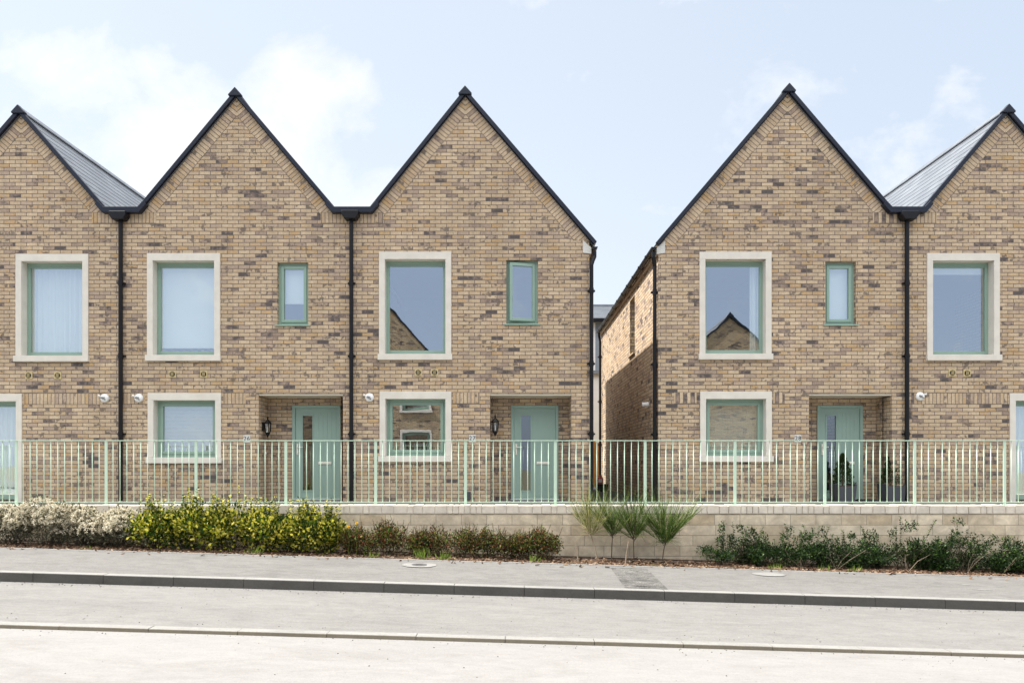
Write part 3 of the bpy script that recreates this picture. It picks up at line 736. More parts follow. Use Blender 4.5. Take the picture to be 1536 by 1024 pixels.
downpipe(h4, fx(987.5) - .06, fz(378), y=8.55, hopper=False, neck=(fx(987.5) - .10, 8.55), brackets=(1.35, 2.75, 4.2))
# the side window of the fourth house: frame deep in its reveal
w = MB(); xs = fx(987.5) + .12; T = Matrix(((0, 1, 0, 0), (1, 0, 0, 0), (0, 0, 1, 0), (0, 0, 0, 1)))
frame_boxes(w, SH[0] - .003, SH[1] + .003, SH[2], SH[3] + .003, .06, xs, xs + .07, T)
sw = w.build('window', M['green'], h4, .004); sw['label'] = 'narrow window in the side wall above the passage'
g = MB(); g.poly([(xs + .03, SH[0], SH[2]), (xs + .03, SH[1], SH[2]), (xs + .03, SH[1], SH[3]), (xs + .03, SH[0], SH[3])]); g.build('pane', M['glass'], sw)
s_ = MB(); s_.box(fx(987.5) - .05, fx(987.5) + .13, SH[0] - .04, SH[1] + .04, SH[2] - .03, SH[2] + .004); s_.build('sill', M['board'], sw, .003)
fl = MB(); fl.lathe([(.05, 0), (.055, .03), (.04, .10), (.05, .14)], 14, Matrix.Translation((fx(987.5), .95, 2.02)) @ Matrix.Rotation(rad(-90), 4, 'Y')); fl.build('flue', M['white'], h4, smooth=True)
mb_ = MB(); mb_.box(fx(697), fx(706), -.05, .002, .04, .20); mb_.build('meter_cover', M['planter'], h3, .006)

for o, c in ((h1, fx(32)), (h2, fx(355)), (h3, fx(706)), (h4, fx(1172)), (h5, fx(1508))): place(o, c)

# ------------------------------------------------------------------ rear house seen through the passage, fence, boxes
RB = 27.0
rx = lambda x: (x - 768) / F * RB
rzz = lambda y: (692 - y) / F * RB + .80
rh = empty('rear_house', (rx(905), RB, TER), 'white rendered house with dark slate roof seen through the passage', 'house')
w = MB(); w.box(-2.6, 5.0, 0, 6, -.6, rzz(560)); w.build('wall', M['render'], rh)
w = MB(); w.box(-2.55, 4.95, .05, 5.95, rzz(560), rzz(482)); w.build('cladding', M['cladding'], rh)
w = MB(); w.box(-2.6 - .1, 5.1, -.14, .04, rzz(561), rzz(556)); w.build('ledge', M['lead'], rh)
w = MB(); w.box(-2.62, -.32, -.035, .049, rzz(556) + .001, rzz(484)); w.build('corner_trim', M['white'], rh)
rf = MB(); n = 12; zt, ze = rzz(433), rzz(481)
for i in range(n):
    a, b = i / n, (i + 1) / n
    ya, yb2 = 3.0 - 3.25 * a, 3.0 - 3.25 * b; z_a, z_b = zt + (ze - zt) * a, zt + (ze - zt) * b + .02
    rf.poly([(-2.8, ya, z_a), (-2.8, yb2, z_b), (5.2, yb2, z_b), (5.2, ya, z_a)], [(-2.8, a * 12 * .26), (-2.8, b * 12 * .26), (5.2, b * 12 * .26), (5.2, a * 12 * .26)])
    rf.poly([(-2.8, yb2, z_b), (-2.8, yb2, z_b - .02), (5.2, yb2, z_b - .02), (5.2, yb2, z_b)], [(0, .1)] * 4)
rf.poly([(-2.8, 3.0, zt), (5.2, 3.0, zt), (5.2, 6.25, ze), (-2.8, 6.25, ze)])
ro = rf.build('roof', M['slate'], rh)
w = MB(); w.box(-2.8, 5.2, 2.9, 3.1, zt - .02, zt + .05); w.build('ridge', M['lead'], ro)
w = MB(); w.box(-2.8, 5.2, -.36, -.25, ze - .07, ze + .03); w.build('gutter', M['black'], rh)

fe = empty('timber_fence', (2.9, 24.0, TER - .25), 'orange timber board fence at the far end of the passage', 'fence')
w = MB(); x = -1.2
while x < 1.6: w.box(x, x + .115, 0, .02, .05, 1.72 + R.uniform(-.004, .004)); x += .12
w.build('board_panel', M['timber'], fe)
for xx in (-.02, 1.4):
    w = MB(); w.box(xx - .05, xx + .05, -.10, -.002, 0, 1.8); w.build('post', M['timber'], fe, .006)
for zz in (.45, 1.40):
    w = MB(); w.box(-1.2, 1.6, -.045, -.002, zz - .045, zz + .045); w.build('fence_rail', M['timber'], fe, .004)
bx = empty('recycling_box', (2.58, 19.6, TER - .085), 'black plastic box on the ground of the passage between the houses', 'box')
w = MB(); w.prism([(-.13, 0), (.13, 0), (.165, .22), (-.165, .22)], -.2, .2); w.build('tub', M['black'], bx, .012)
w = MB(); w.box(-.18, .18, -.215, .215, .2205, .245); w.build('rim', M['black'], bx, .006)
rc = empty('red_carton', (2.52, 19.6, TER - .085 + .2455), 'small red container lying on the black box in the passage', 'container')
w = MB(); w.prism([(-.10, 0), (.10, 0), (.085, .19), (-.085, .19)], -.08, .08); w.build('body', M['red'], rc, .012)
w = MB(); w.box(-.05, .05, -.086, -.079, .05, .14); w.build('paper_label', M['white'], rc)
w = MB(); w.tube([(-.06, 0, .18), (-.05, 0, .235), (.05, 0, .235), (.06, 0, .18)], .011, 8); w.build('handle', M['red'], rc)

# ------------------------------------------------------------------ houses across the street (they show in the window glass)
def across(label, X, z_apex, z_eave, hw, wins, uo, Y=-4.6):
    loc = (X, Y, EYE - 1.9 + sl(X)); b = 1.9 - sl(X)
    hs = [(-(w_[1]), -(w_[0]), w_[2] + b, w_[3] + b) for w_ in wins]
    o = house(label, -hw, hw, 0, z_apex + b, (-hw - .12, z_eave + b), (hw + .12, z_eave + b), 8.0, [in_(h) for h in hs], None, uo, mat=('brick_far', 'brick_far2'), loc=loc, rz=math.pi,
              left='eave', right='eave', group='houses across the street', name='facing_house', slabs=False)
    for h in hs: make_window(o, *h, sash=True)
    return o
across('brown brick house across the street mirrored in the panes of number 27', -7.3, 9.0, 4.5, 3.95, [(-1.9, -.4, 2.4, 3.7), (2.0, 3.5, 2.3, 3.9), (-1.9, -.4, -.5, 1.2), (2.0, 3.5, .2, 1.5)], 31.2)
across('brown brick house across the street mirrored in the upper pane of number 28', 10.3, 6.9, 4.2, 3.0, [(.9, 2.3, 2.9, 4.0)], 44.5)

# ------------------------------------------------------------------ ground, street, kerbs
def sheet(name, prof, mat, x0=-30.0, x1=30.0, n=40, dz=0.0):
    m = MB()
    for i in range(n):
        xa, xb = x0 + (x1 - x0) * i / n, x0 + (x1 - x0) * (i + 1) / n
        for (ya, za), (yb, zb) in zip(prof, prof[1:]):
            m.poly([(xa, ya, EYE + za + sl(xa) + dz), (xb, ya, EYE + za + sl(xb) + dz), (xb, yb, EYE + zb + sl(xb) + dz), (xa, yb, EYE + zb + sl(xa) + dz)])
    return struct(m.build(name, mat))
sheet('road', [(-3.0, -1.86), (0, -1.84), (7.0, -1.858)], M['road'])
sheet('parking_bay', [(7.125, -1.822), (8.905, -1.752)], M['bay'])
sheet('pavement', [(9.025, -1.632), (10.68, -1.585)], M['pave'])
sheet('far_pavement', [(-3.1, -1.76), (-7.5, -1.70)], M['pave'])
sheet('planting_bed', [(10.73, -1.60), (11.0, -1.585), (11.35, -1.60), (11.75, -1.59)], M['mulch'])
g = MB()
for (xa, xb, ya, yb, z) in ((-160, 160, 11.9, 260, TER - .10), ): g.poly([(xa, ya, z), (xb, ya, z), (xb, yb, z), (xa, yb, z)])
for (xa, xb) in ((-160, -29.9), (29.9, 160)):
    g.poly([(xa, -120, EYE - 1.95 + sl(xa)), (xb, -120, EYE - 1.95 + sl(xb)), (xb, 11.9, EYE - 1.95 + sl(xb)), (xa, 11.9, EYE - 1.95 + sl(xa))])
for (xa, xb) in ((-30, 30),): g.poly([(xa, -120, EYE - 1.96 + sl(xa)), (xb, -120, EYE - 1.96 + sl(xb)), (xb, 11.9, EYE - 1.96 + sl(xb)), (xa, 11.9, EYE - 1.96 + sl(xa))])
struct(g.build('ground', M['earth']))
t = MB(); t.poly([(-30, 11.95, TER - .07), (30, 11.95, TER - .07), (30, FAC + .7, TER), (-30, FAC + .7, TER)])
struct(t.build('terrace_paving', M['terrace']))
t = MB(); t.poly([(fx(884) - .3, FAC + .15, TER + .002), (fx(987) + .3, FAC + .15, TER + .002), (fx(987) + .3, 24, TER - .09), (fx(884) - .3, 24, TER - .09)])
struct(t.build('passage_path', M['passage']))  # separate floor sheet, its shade put into the colour

def kerb(name, y0, y1, ztop, face, matt, matf, length=.915, rnd=.012, off=0.0):
    m = MB(); x = -13.0 + off
    while x < 13.0:
        xa, xb = x + .003, x + length - .003; dz = R.uniform(-.002, .002); dy = R.uniform(-.0025, .0025)
        def p(xx, y, z): return (xx, y + dy, EYE + z + sl(xx) + dz)
        prof = [(y1, ztop - .2), (y1, ztop), (y0 + rnd, ztop), (y0 + rnd * .3, ztop - rnd * .3), (y0, ztop - rnd), (y0 - .004, ztop - face - .05)]
        mi = [0, 0, 0, 1, 1]
        for (a, b, k) in zip(prof, prof[1:], mi): m.poly([p(xa, *a), p(xb, *a), p(xb, *b), p(xa, *b)][::-1], None, k)
        for xx in (xa, xb): m.poly([p(xx, *q) for q in prof], None, 1)
        x += length
    return struct(m.build(name, [matt, matf]))
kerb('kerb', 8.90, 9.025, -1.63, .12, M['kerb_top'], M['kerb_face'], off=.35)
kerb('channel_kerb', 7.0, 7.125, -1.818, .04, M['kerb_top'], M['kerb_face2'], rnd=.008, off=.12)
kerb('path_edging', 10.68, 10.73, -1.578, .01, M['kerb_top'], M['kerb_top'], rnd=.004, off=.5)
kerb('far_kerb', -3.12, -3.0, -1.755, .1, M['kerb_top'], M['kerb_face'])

# patch and covers in the pavement
def decal(name, pts, mat, dz=.004, yref=(9.025, -1.632, 10.68, -1.585)):
    def z(x, y): f = (y - yref[0]) / (yref[2] - yref[0]); return EYE + yref[1] + (yref[3] - yref[1]) * f + sl(x) + dz
    m = MB(); m.poly([(x, y, z(x, y)) for x, y in pts]); return m.build(name, mat)
def gp(x, y):                      # photo point on the pavement -> plan
    lo, hi = 8.0, 12.0
    for _ in range(40):
        Y = (lo + hi) / 2; X = (x - 768) / F * Y; z = -1.632 + .047 * (Y - 9.025) / 1.655 + sl(X)
        yy = 692 - z / Y * F
        if yy > y: lo = Y
        else: hi = Y
    return X, Y
struct(decal('asphalt_patch', [gp(916, 851), gp(970, 852.5), gp(1002, 883.5), gp(937, 881)], M['patch']))
def cover(px, py, r, ry, label, has_lid=True):
    X, Y = gp(px, py); z = EYE - 1.632 + .047 * (Y - 9.025) / 1.655 + sl(X)
    o = empty('stop_tap_cover', (X, Y, z), label, 'utility cover'); o.rotation_euler = (0, rad(1.66), 0)
    m = MB(); n = 40; m.poly([((r + R.uniform(-.012, .012)) * math.cos(k * 2 * math.pi / n), (ry + R.uniform(-.012, .012)) * math.sin(k * 2 * math.pi / n), .005) for k in range(n)]); m.build('concrete_collar', M['collar'], o)
    if has_lid:
        m = MB(); m.lathe([(.115, .0), (.115, .009), (.10, .011)], 24); l = m.build('lid', M['lid'], o)
        m = MB(); m.box(-.05, .05, -.006, .006, .0112, .014); m.build('lifting_slot', M['dark'], l)
    return o
cover(629, 847, .26, .23, 'small round metal cover set in a pale concrete ring in the pavement')
cover(1153, 861, .25, .17, 'pale concrete patch at the pavement edge right of the dark strip', False)
for k, (px, py, s) in enumerate(((1447, 876, .11), (1474, 884, .13), (1500, 879, .07), (1405, 873, .05), (1460, 889, .05))):
    X, Y = gp(px, py); struct(decal('scuff', [(X + s * (1 + R.uniform(-.55, .35)) * math.cos(a), Y + s * .28 * (1 + R.uniform(-.6, .4)) * math.sin(a)) for a in [i * math.pi / 10 for i in range(20)]], M['scuff']))

# ------------------------------------------------------------------ low wall with brick coping
wl = empty('retaining_wall', (0, WALL_Y, EYE - 1.6), 'low pale stone wall with a brick coping under the green railing', 'wall')
CT = EYE - .745                      # coping top
b0 = EYE - 1.6
m = MB(); x0, x1 = -14, 14; zt = CT - .15 - b0
m.poly([(x0, 0, -.9), (x1, 0, -.9), (x1, 0, zt), (x0, 0, zt)], [(x0, -.9 + .02), (x1, -.9 + .02), (x1, zt + .02), (x0, zt + .02)])
m.poly([(x0, .28, -.9), (x1, .28, -.9), (x1, .28, zt), (x0, .28, zt)]); m.poly([(x0, 0, zt), (x1, 0, zt), (x1, .28, zt), (x0, .28, zt)])
m.build('stonework', M['stone'], wl)
m = MB(); x = -14
while x < 14:
    w_ = R.choice((.10, .10, .16, .21, .21, .215, .23)); dz = R.uniform(-.008, .006); dy = R.uniform(-.006, .006)
    m.box(x + .004, x + w_ - .004, -.012 + dy, .292, zt + .001, zt + .148 + dz); x += w_
m.build('coping', M['coping'], wl, .012)
m = MB(); m.box(-14, 14, -.001 + .008, .28, zt + .002, zt + .135); m.build('coping_mortar', M['surround'], wl)

# ------------------------------------------------------------------ railing
RY = 11.85; rp = F / RY
rail = empty('metal_railing', (0, RY, CT), 'pale green metal railing with thin upright bars on the low wall', 'railing')
H = 31.2 / rp + .745                # rail top above the coping
HT = (692 - 660.8) / rp - (-.745)
ZB = (692 - 752.5) / rp + .745
posts = [(833 - 768 + 134.75 * k) / rp for k in range(-9, 9)]
m = MB(); m.box(-.025, .025, -.006, .006, -.01, HT - .004); m.box(-.045, .045, -.045, .045, -.012, .008)
p0 = None
for X in posts:
    if p0 is None: p0 = m.build('post', M['rail'], rail, .002); p0.location = (X, 0, 0)
    else:
        c = p0.copy(); COL.objects.link(c); c.parent = rail; c.location = (X, 0, 0)
m = MB(); m.box(posts[0] - .5, posts[-1] + .5, -.022, .022, HT - .004, HT + .008); m.build('top_rail', M['rail'], rail, .002)
m = MB(); m.box(posts[0] - .5, posts[-1] + .5, -.0175, .0175, ZB - .005, ZB + .005); m.build('bottom_rail', M['rail'], rail, .002)
bal = []
for a, b in zip(posts, posts[1:]):
    for k in range(1, 13): bal.append(a + (b - a) * k / 13)
bal.sort(key=abs)
b0_ = None
for X in bal[:100]:
    if b0_ is None:
        m = MB(); m.tube([(0, 0, ZB + .004), (0, 0, HT - .003)], .0075, 8); b0_ = m.build('baluster', M['rail'], rail, smooth=True); b0_.location = (X, 0, 0)
    else:
        c = b0_.copy(); COL.objects.link(c); c.parent = rail; c.location = (X, 0, 0)
m = MB()
for X in bal[100:]: m.tube([(X, 0, ZB + .004), (X, 0, HT - .003)], .0075, 8)
bo = m.build('baluster', M['rail'], rail, smooth=True); bo['kind'] = 'stuff'

# ------------------------------------------------------------------ planting
def bed_z(x, y=11.2): return EYE - 1.595 + sl(x)
def rv(): return Vector((R.gauss(0, 1), R.gauss(0, 1), R.gauss(0, 1))).normalized()
def blob_leaves(mb, blobs, n, size, aspect, up=.5, shell=2.4, jit=.35):
    tot = [b[3] * b[4] * b[5] for b in blobs]; s = sum(tot)
    for b, t in zip(blobs, tot):
        for _ in range(int(n * t / s)):
            d = rv(); r = R.random() ** (1 / shell) * (1 + R.uniform(-.12, .16))
            p = Vector((b[0] + d.x * b[3] * r, b[1] + d.y * b[4] * r, b[2] + d.z * b[5] * r))
            if p.z < .01: continue
            ln = size * R.uniform(.65, 1.3)
            mb.leaf(p, d * .7 + rv() * .8 + Vector((0, 0, up)), rv() + Vector((0, 0, .6)), ln, ln * aspect)
def stems(mb, blobs, n, r=.006):
    for b in blobs:
        for _ in range(n):
            d = rv(); e = Vector((b[0] + d.x * b[3] * .75, b[1] + d.y * b[4] * .75, max(.05, b[2] + d.z * b[5] * .75)))
            a = Vector((b[0] * .35 + R.uniform(-.05, .05), b[1] * .4 + R.uniform(-.04, .04), -.02)); mid = (a + e) / 2 + rv() * .05
            mb.tube([a, mid, e], [r, r * .7, r * .35], 4, cap=False)
def shoot(lm, sm, p, h, size, aspect, lean=.15, pairs=8):
    d = Vector((R.uniform(-lean, lean), R.uniform(-lean, lean), 1)).normalized(); e = p + d * h
    sm.tube([p, p + d * h * .5, e], [.004, .003, .0015], 4, cap=False)
    for k in range(pairs):
        q = p + d * h * (k + .6) / pairs
        for s in range(3):
            o = Vector((math.cos(k * 1.9 + s * 2.1), math.sin(k * 1.9 + s * 2.1), .55)); ln = size * R.uniform(.7, 1.15)
            lm.leaf(q, o + rv() * .35, Vector((0, 0, 1)) + rv() * .4, ln, ln * aspect)
def plant(name, px, Y, label, cat, group): 
    X = (px - 768) / F * Y
    return empty(name, (X, Y, bed_z(X) - .005), label, cat, group), X
def lumps(w, h, d, n, low=.35, hi=1.0):
    out = []
    for k in range(n):
        a = R.uniform(-1, 1); rr = R.uniform(.32, .48)
        zz = h * (1 - .3 * a * a) * R.uniform(.5, .68)
        out.append((a * w * .5 * .72, R.uniform(-.5, .5) * d * .5, zz, w * rr * .55, d * .38, h * R.uniform(.30, .38)))
    out.append((0, 0, h * .38, w * .40, d * .42, h * .40))
    return out

YY = 11.25; ps = F / YY
# silvery shrubs, far left
for px, wd, ht, lab in ((14, 78, 62, 'pale silvery shrub at the left edge of the bed'),
                        (72, 92, 78, 'taller pale silvery shrub rising over the coping near the left end'),
                        (128, 72, 62, 'rounded pale silvery shrub in front of the first downpipe'),
                        (176, 76, 60, 'silvery brownish shrub touching the yellow green hedge plants')):
    o, X = plant('silver_shrub', px, YY, lab, 'shrub', 'silvery shrubs'); w_, h_ = wd / ps, ht / ps
    bl_ = lumps(w_, h_, .65, 7); lm = MB(); blob_leaves(lm, bl_, 3600, .045, .45); lm.build('foliage', M['l_silver'], o)
    fm = MB()
    for b in bl_:
        for _ in range(150):
            d = rv(); d.z = abs(d.z) * .9 - .1; p = Vector((b[0] + d.x * b[3] * 1.03, b[1] + d.y * b[4] * 1.03, b[2] + d.z * b[5] * 1.06)); 
            if p.z < h_ * R.uniform(.25, .5): continue
            for _k in range(7): fm.leaf(p + rv() * .018, d + rv() * 1.0, rv(), R.uniform(.018, .036), .02)
    fm.build('seed_heads', M['l_pale'], o)
    sm = MB(); stems(sm, bl_, 5); sm.build('stems', M['bark'], o)
# variegated shrubs
for px, wd, ht, lab in ((232, 66, 74, 'yellow green variegated shrub beside the silvery shrubs'),
                        (290, 72, 84, 'yellow green variegated shrub below the left window of number 26'),
                        (348, 70, 88, 'tall yellow green variegated shrub right of the window of number 26'),
                        (402, 66, 80, 'yellow green variegated shrub in front of the lantern of number 26'),
                        (448, 62, 80, 'yellow green variegated shrub below the door of number 26'),
                        (486, 48, 70, 'yellow green variegated shrub at the right end of the clump')):
    o, X = plant('variegated_shrub', px, YY - .05, lab, 'shrub', 'yellow green shrubs'); w_, h_ = wd / ps * 1.22, ht / ps * .86
    bl_ = lumps(w_, h_, .7, 7); lm = MB(); sm = MB(); blob_leaves(lm, bl_, 2400, .062, .62, .6)
    for _ in range(24): b = R.choice(bl_); shoot(lm, sm, Vector((b[0] + R.uniform(-.6, .6) * b[3], b[1] + R.uniform(-.6, .6) * b[4], b[2] + b[5] * .6)), R.uniform(.16, .38), .05, .6)
    stems(sm, bl_, 5); lm.build('foliage', M['l_yellow'], o); sm.build('stems', M['bark'], o)
# bronze low shrubs
for px, wd, ht, lab in ((537, 52, 46, 'low bronze shrub at the end of the yellow green clump'), (585, 66, 56, 'low bronze shrub below the ground window of number 27'),
                        (628, 40, 42, 'small low bronze shrub with grass at its foot'), (676, 74, 56, 'wide low bronze shrub left of the door of number 27'),
                        (728, 60, 50, 'low bronze shrub in front of the open porch of number 27'), (770, 54, 44, 'low bronze shrub below the door of number 27'), (815, 58, 52, 'last low bronze shrub before the tall broom plants')):
    o, X = plant('bronze_shrub', px, YY - .02, lab, 'shrub', 'low bronze shrubs'); w_, h_ = wd / ps * 1.1, ht / ps * .95
    bl_ = lumps(w_, h_, .55, 6); lm = MB(); sm = MB(); blob_leaves(lm, bl_, 4600, .032, .62, .4, 1.7)
    for _ in range(22): b = R.choice(bl_); shoot(lm, sm, Vector((b[0] + R.uniform(-.8, .8) * b[3], b[1] + R.uniform(-.6, .6) * b[4], b[2] + b[5] * .6)), R.uniform(.08, .2), .022, .55, .5, 7)
    stems(sm, bl_, 3, .004); lm.build('foliage', M['l_red'], o); sm.build('stems', M['bark'], o)
# tall broom: a bare stem, then a fan of thin green rods
for px, wd, ht, lean, n, nh, lab in ((897, 30, 116, -.22, 150, .36, 'thin yellowish leaning broom plant, leftmost of the tall green ones'), (917, 44, 108, .04, 190, .40, 'broom plant with a bare dark stem beside the leaning one'),
                       (951, 46, 110, -.02, 240, .36, 'broom plant in front of the passage, left of the bushiest one'), (993, 66, 114, .10, 430, .28, 'widest and bushiest broom plant, right of the passage')):
    o, X = plant('broom_plant', px, YY + .05, lab, 'plant', 'tall broom plants'); h_ = ht / ps; w_ = wd / ps
    lm = MB(); sm = MB(); node = Vector((lean * h_ * .45, 0, h_ * nh)); twigs = []
    sm.tube([(0, 0, -.03), (node.x * .4, 0, node.z * .5), node], [.010, .008, .006], 6, cap=False)
    for k in range(22):
        st = Vector((node.x * .4, 0, node.z * .5)).lerp(node, R.uniform(.55, 1.25)) + Vector((R.uniform(-.03, .03), R.uniform(-.03, .03), 0))
        d = Vector((R.gauss(0, .52) + lean, R.gauss(0, .35), R.uniform(.7, 1.1))).normalized(); e = st + d * h_ * R.uniform(.14, .46); twigs.append((st + d * .04, e)); sm.tube([st, e], [.0045, .0025], 4, cap=False)
    def rod(p, d, ln, droop):
        q = p + d * ln * .5 + Vector((0, 0, -droop * .2)); e = p + d * ln + Vector((d.x * .06, d.y * .04, -droop)); u = d.cross(rv()).normalized() * .0032
        i = len(lm.v); lm.v.extend([tuple(p - u), tuple(p + u), tuple(q + u * .9), tuple(q - u * .9), tuple(e)])
        lm.f.extend([(i, i + 1, i + 2, i + 3), (i + 3, i + 2, i + 4)]); lm.uv.extend([[(0, 0)] * 4, [(0, 0)] * 3]); lm.mi.extend([0, 0])
    for _ in range(int(n * 1.9)):
        a, b = R.choice(twigs); f = R.random(); p = a.lerp(b, f); d = ((b - a).normalized() + Vector((R.gauss(0, .26), R.gauss(0, .22), .3))).normalized()
        rod(p, d, h_ * (R.uniform(.08, .40) if R.random() < .85 else R.uniform(.4, .62)), .0)
    for _ in range(n): a, b = R.choice(twigs); rod(a.lerp(b, R.random()), (rv() + Vector((0, 0, .8))).normalized(), R.uniform(.07, .22), .01)
    for _ in range(n // 16): rod(node + rv() * .03, Vector((R.choice((-1, 1)) * R.uniform(.5, 1), R.uniform(-.6, .2), R.uniform(.1, .5))).normalized(), R.uniform(.2, .36), R.uniform(.08, .2))
    lm.build('foliage', M['l_reed2' if px == 897 else 'l_reed'], o); sm.build('stems', M['bark_pale' if px == 897 else 'bark'], o)
# dark evergreen shrubs, right
for px, wd, ht, lab, sp in ((1100, 66, 60, 'dark green shrub first on the right of the broom plants', 0), (1150, 50, 54, 'narrow dark green shrub below the left window of number 28', 0), (1195, 62, 60, 'dark green shrub below the number plate of 28', 1),
                        (1246, 74, 66, 'bushy dark green shrub in front of the door of number 28', 1), (1300, 56, 44, 'low sparse dark green shrub right of the door of number 28', 0), (1352, 76, 74, 'tallest dark green shrub with an upright shoot near the right downpipe', 1),
                        (1400, 50, 46, 'low dark green shrub right of the tallest one', 0), (1440, 58, 84, 'dark green shrub with one high leafy twig and bare branches', 2), (1494, 56, 60, 'dark green shrub near the last railing post', 1), (1534, 44, 50, 'dark green shrub at the right edge', 0)):
    o, X = plant('evergreen_shrub', px, YY + .0, lab, 'shrub', 'dark evergreen shrubs'); w_, h_ = wd / ps * 1.28, ht / ps
    bl_ = []
    for k in range(7):
        a = R.uniform(-1, 1); bl_.append((a * w_ * .42, R.uniform(-.15, .25), h_ * R.uniform(.14, .42), w_ * R.uniform(.16, .26), .2, h_ * R.uniform(.14, .22)))
    if sp == 2: bl_.append((-.03, 0, h_ * .90, .11, .10, .075))
    lm = MB(); sm = MB(); blob_leaves(lm, bl_, 2600, .036, .55, .35, 1.6)
    for _ in range(15):
        a = R.uniform(-1, 1); hh = h_ * R.choice((R.uniform(.3, .7), R.uniform(.6, 1.12))) * (1 - .2 * a * a) * (.75 if sp == 2 else 1); p = Vector((a * w_ * .40, R.uniform(-.15, .2), .03))
        shoot(lm, sm, p, hh, .044, .55, .33, int(hh * 34))
        e = p + Vector((R.uniform(-.1, .1), 0, hh * .8)); blob_leaves(lm, [(e.x, e.y, e.z, .07, .07, .10)], 70, .036, .55, .4, 1.6)
    stems(sm, bl_, 2, .006)
    for _ in range(4): sm.tube([(R.uniform(-.05, .05), 0, 0), (R.uniform(-.2, .2) * w_, -.05, h_ * .25), (R.uniform(-.55, .55) * w_, R.uniform(-.25, 0), h_ * R.uniform(.35, .6))], [.006, .004, .002], 4, cap=False)
    lm.build('foliage', M['l_dark'], o)
    so = sm.build('stems', M['bark'], o)
    if sp >= 1:
        tm = MB()
        for _ in range(3):
            a = R.uniform(-.4, .5); tm.tube([(R.uniform(-.03, .03), -.18, 0), (a * w_ * .5, -.2, h_ * .22), (a * w_ + .05, -.22, h_ * R.uniform(.35, .55))], [.0045, .003, .0012], 4, cap=False)
        tm.build('dead_twigs', M['bark_pale'], o)
# weeds
for px, Y, n, hh, lab in ((629, 10.83, 45, .20, 'tuft of bright grass at the path edge below the small bronze shrub'), (666, 10.82, 55, .15, 'wide low tuft of grass at the path edge below the wide bronze shrub'), (800, 10.84, 30, .16, 'tuft of grass under the last bronze shrub'),
                          (560, 10.85, 26, .12, 'small tuft of grass right of the yellow green clump'), (985, 10.80, 14, .06, 'tiny grass tuft at the path edge below the widest broom'), (1165, 10.84, 24, .14, 'grass tuft at the foot of the narrow dark shrub'), (1235, 10.82, 18, .12, 'grass tuft below the bushy dark shrub'), (380, 10.86, 30, .16, 'fresh green weed at the foot of the yellow green shrubs'), (130, 10.88, 16, .07, 'short weeds under the silvery shrubs'), (1283, 10.84, 22, .13, 'grass tuft before the low sparse dark shrub')):
    o, X = plant('grass_tuft', px, Y, lab, 'weed', 'weeds along the path edge'); m = MB()
    for _ in range(n):
        p = Vector((R.gauss(0, .06), R.gauss(0, .03), 0)); d = Vector((R.gauss(0, .4), R.gauss(0, .35), 1)); m.leaf(p, d, rv(), hh * R.uniform(.5, 1.2), .009, .0)
    m.build('blades', M['l_grass'], o)
for k in range(2):
    o, X = plant('dandelion', (522, 534)[k], 11.0, ('small yellow flower left of its pair against the wall', 'small yellow flower right of its pair against the wall')[k], 'flower', 'yellow flowers by the wall')
    hz = (.47, .53)[k]; m = MB(); m.tube([(0, 0, 0), (.02, 0, hz * .5), (.01, 0, hz)], .0025, 4); m.build('stalk', M['l_grass'], o)
    m = MB()
    for _ in range(40): m.leaf(Vector((.01, 0, hz)), rv() + Vector((0, 0, .6)), rv(), .032, .010)
    m.build('petals', M['petal'], o)
for k, (px, dx, hz) in enumerate(((938, .05, .38), (868, -.06, .34))):
    o, X = plant('dead_stalk', px, 10.95, ('dry pale stalk leaning below the middle broom plants', 'thin dry stalk left of the leaning broom')[k], 'stalk', 'dry stalks')
    m = MB(); m.tube([(0, 0, -.02), (dx * .4, 0, hz * .5), (dx, .0, hz)], [.011, .009, .006], 6); m.build('stem', M['bark_pale'], o)
# bark chips
m = MB()
for _ in range(9000):
    X = R.uniform(-10, 10); Y = 10.735 + abs(R.gauss(0, .32)); 
    if Y > 11.68: continue
    if R.random() < .015: Y = 10.70 - abs(R.gauss(0, .12))
    s = R.uniform(.012, .042); a = R.uniform(0, 6.3); T = Matrix.Translation((X, Y, bed_z(X) + R.uniform(-.004, .018) + (.002 if Y > 10.7 else .006))) @ Matrix.Rotation(a, 4, 'Z') @ Matrix.Rotation(R.gauss(0, .4), 4, 'X') @ Matrix.Rotation(R.gauss(0, .4), 4, 'Y')
    h = R.uniform(.003, .006); w_ = s * R.uniform(.25, .6); i = len(m.v)
    m.v += [tuple(T @ Vector(p)) for p in ((-s, -w_, 0), (s, -w_ * .7, 0), (s * .8, w_, 0), (-s * .9, w_ * .8, 0), (-s * .8, 0, h * 2), (s * .7, 0, h * 2.2))]
    for q in ((0, 1, 5, 4), (1, 2, 5), (2, 3, 4, 5), (3, 0, 4)): m.f.append(tuple(i + k for k in q)); m.uv.append([(0, 0)] * len(q)); m.mi.append(0)
o = m.build('bark_chips', M['chips']); o['kind'] = 'stuff'

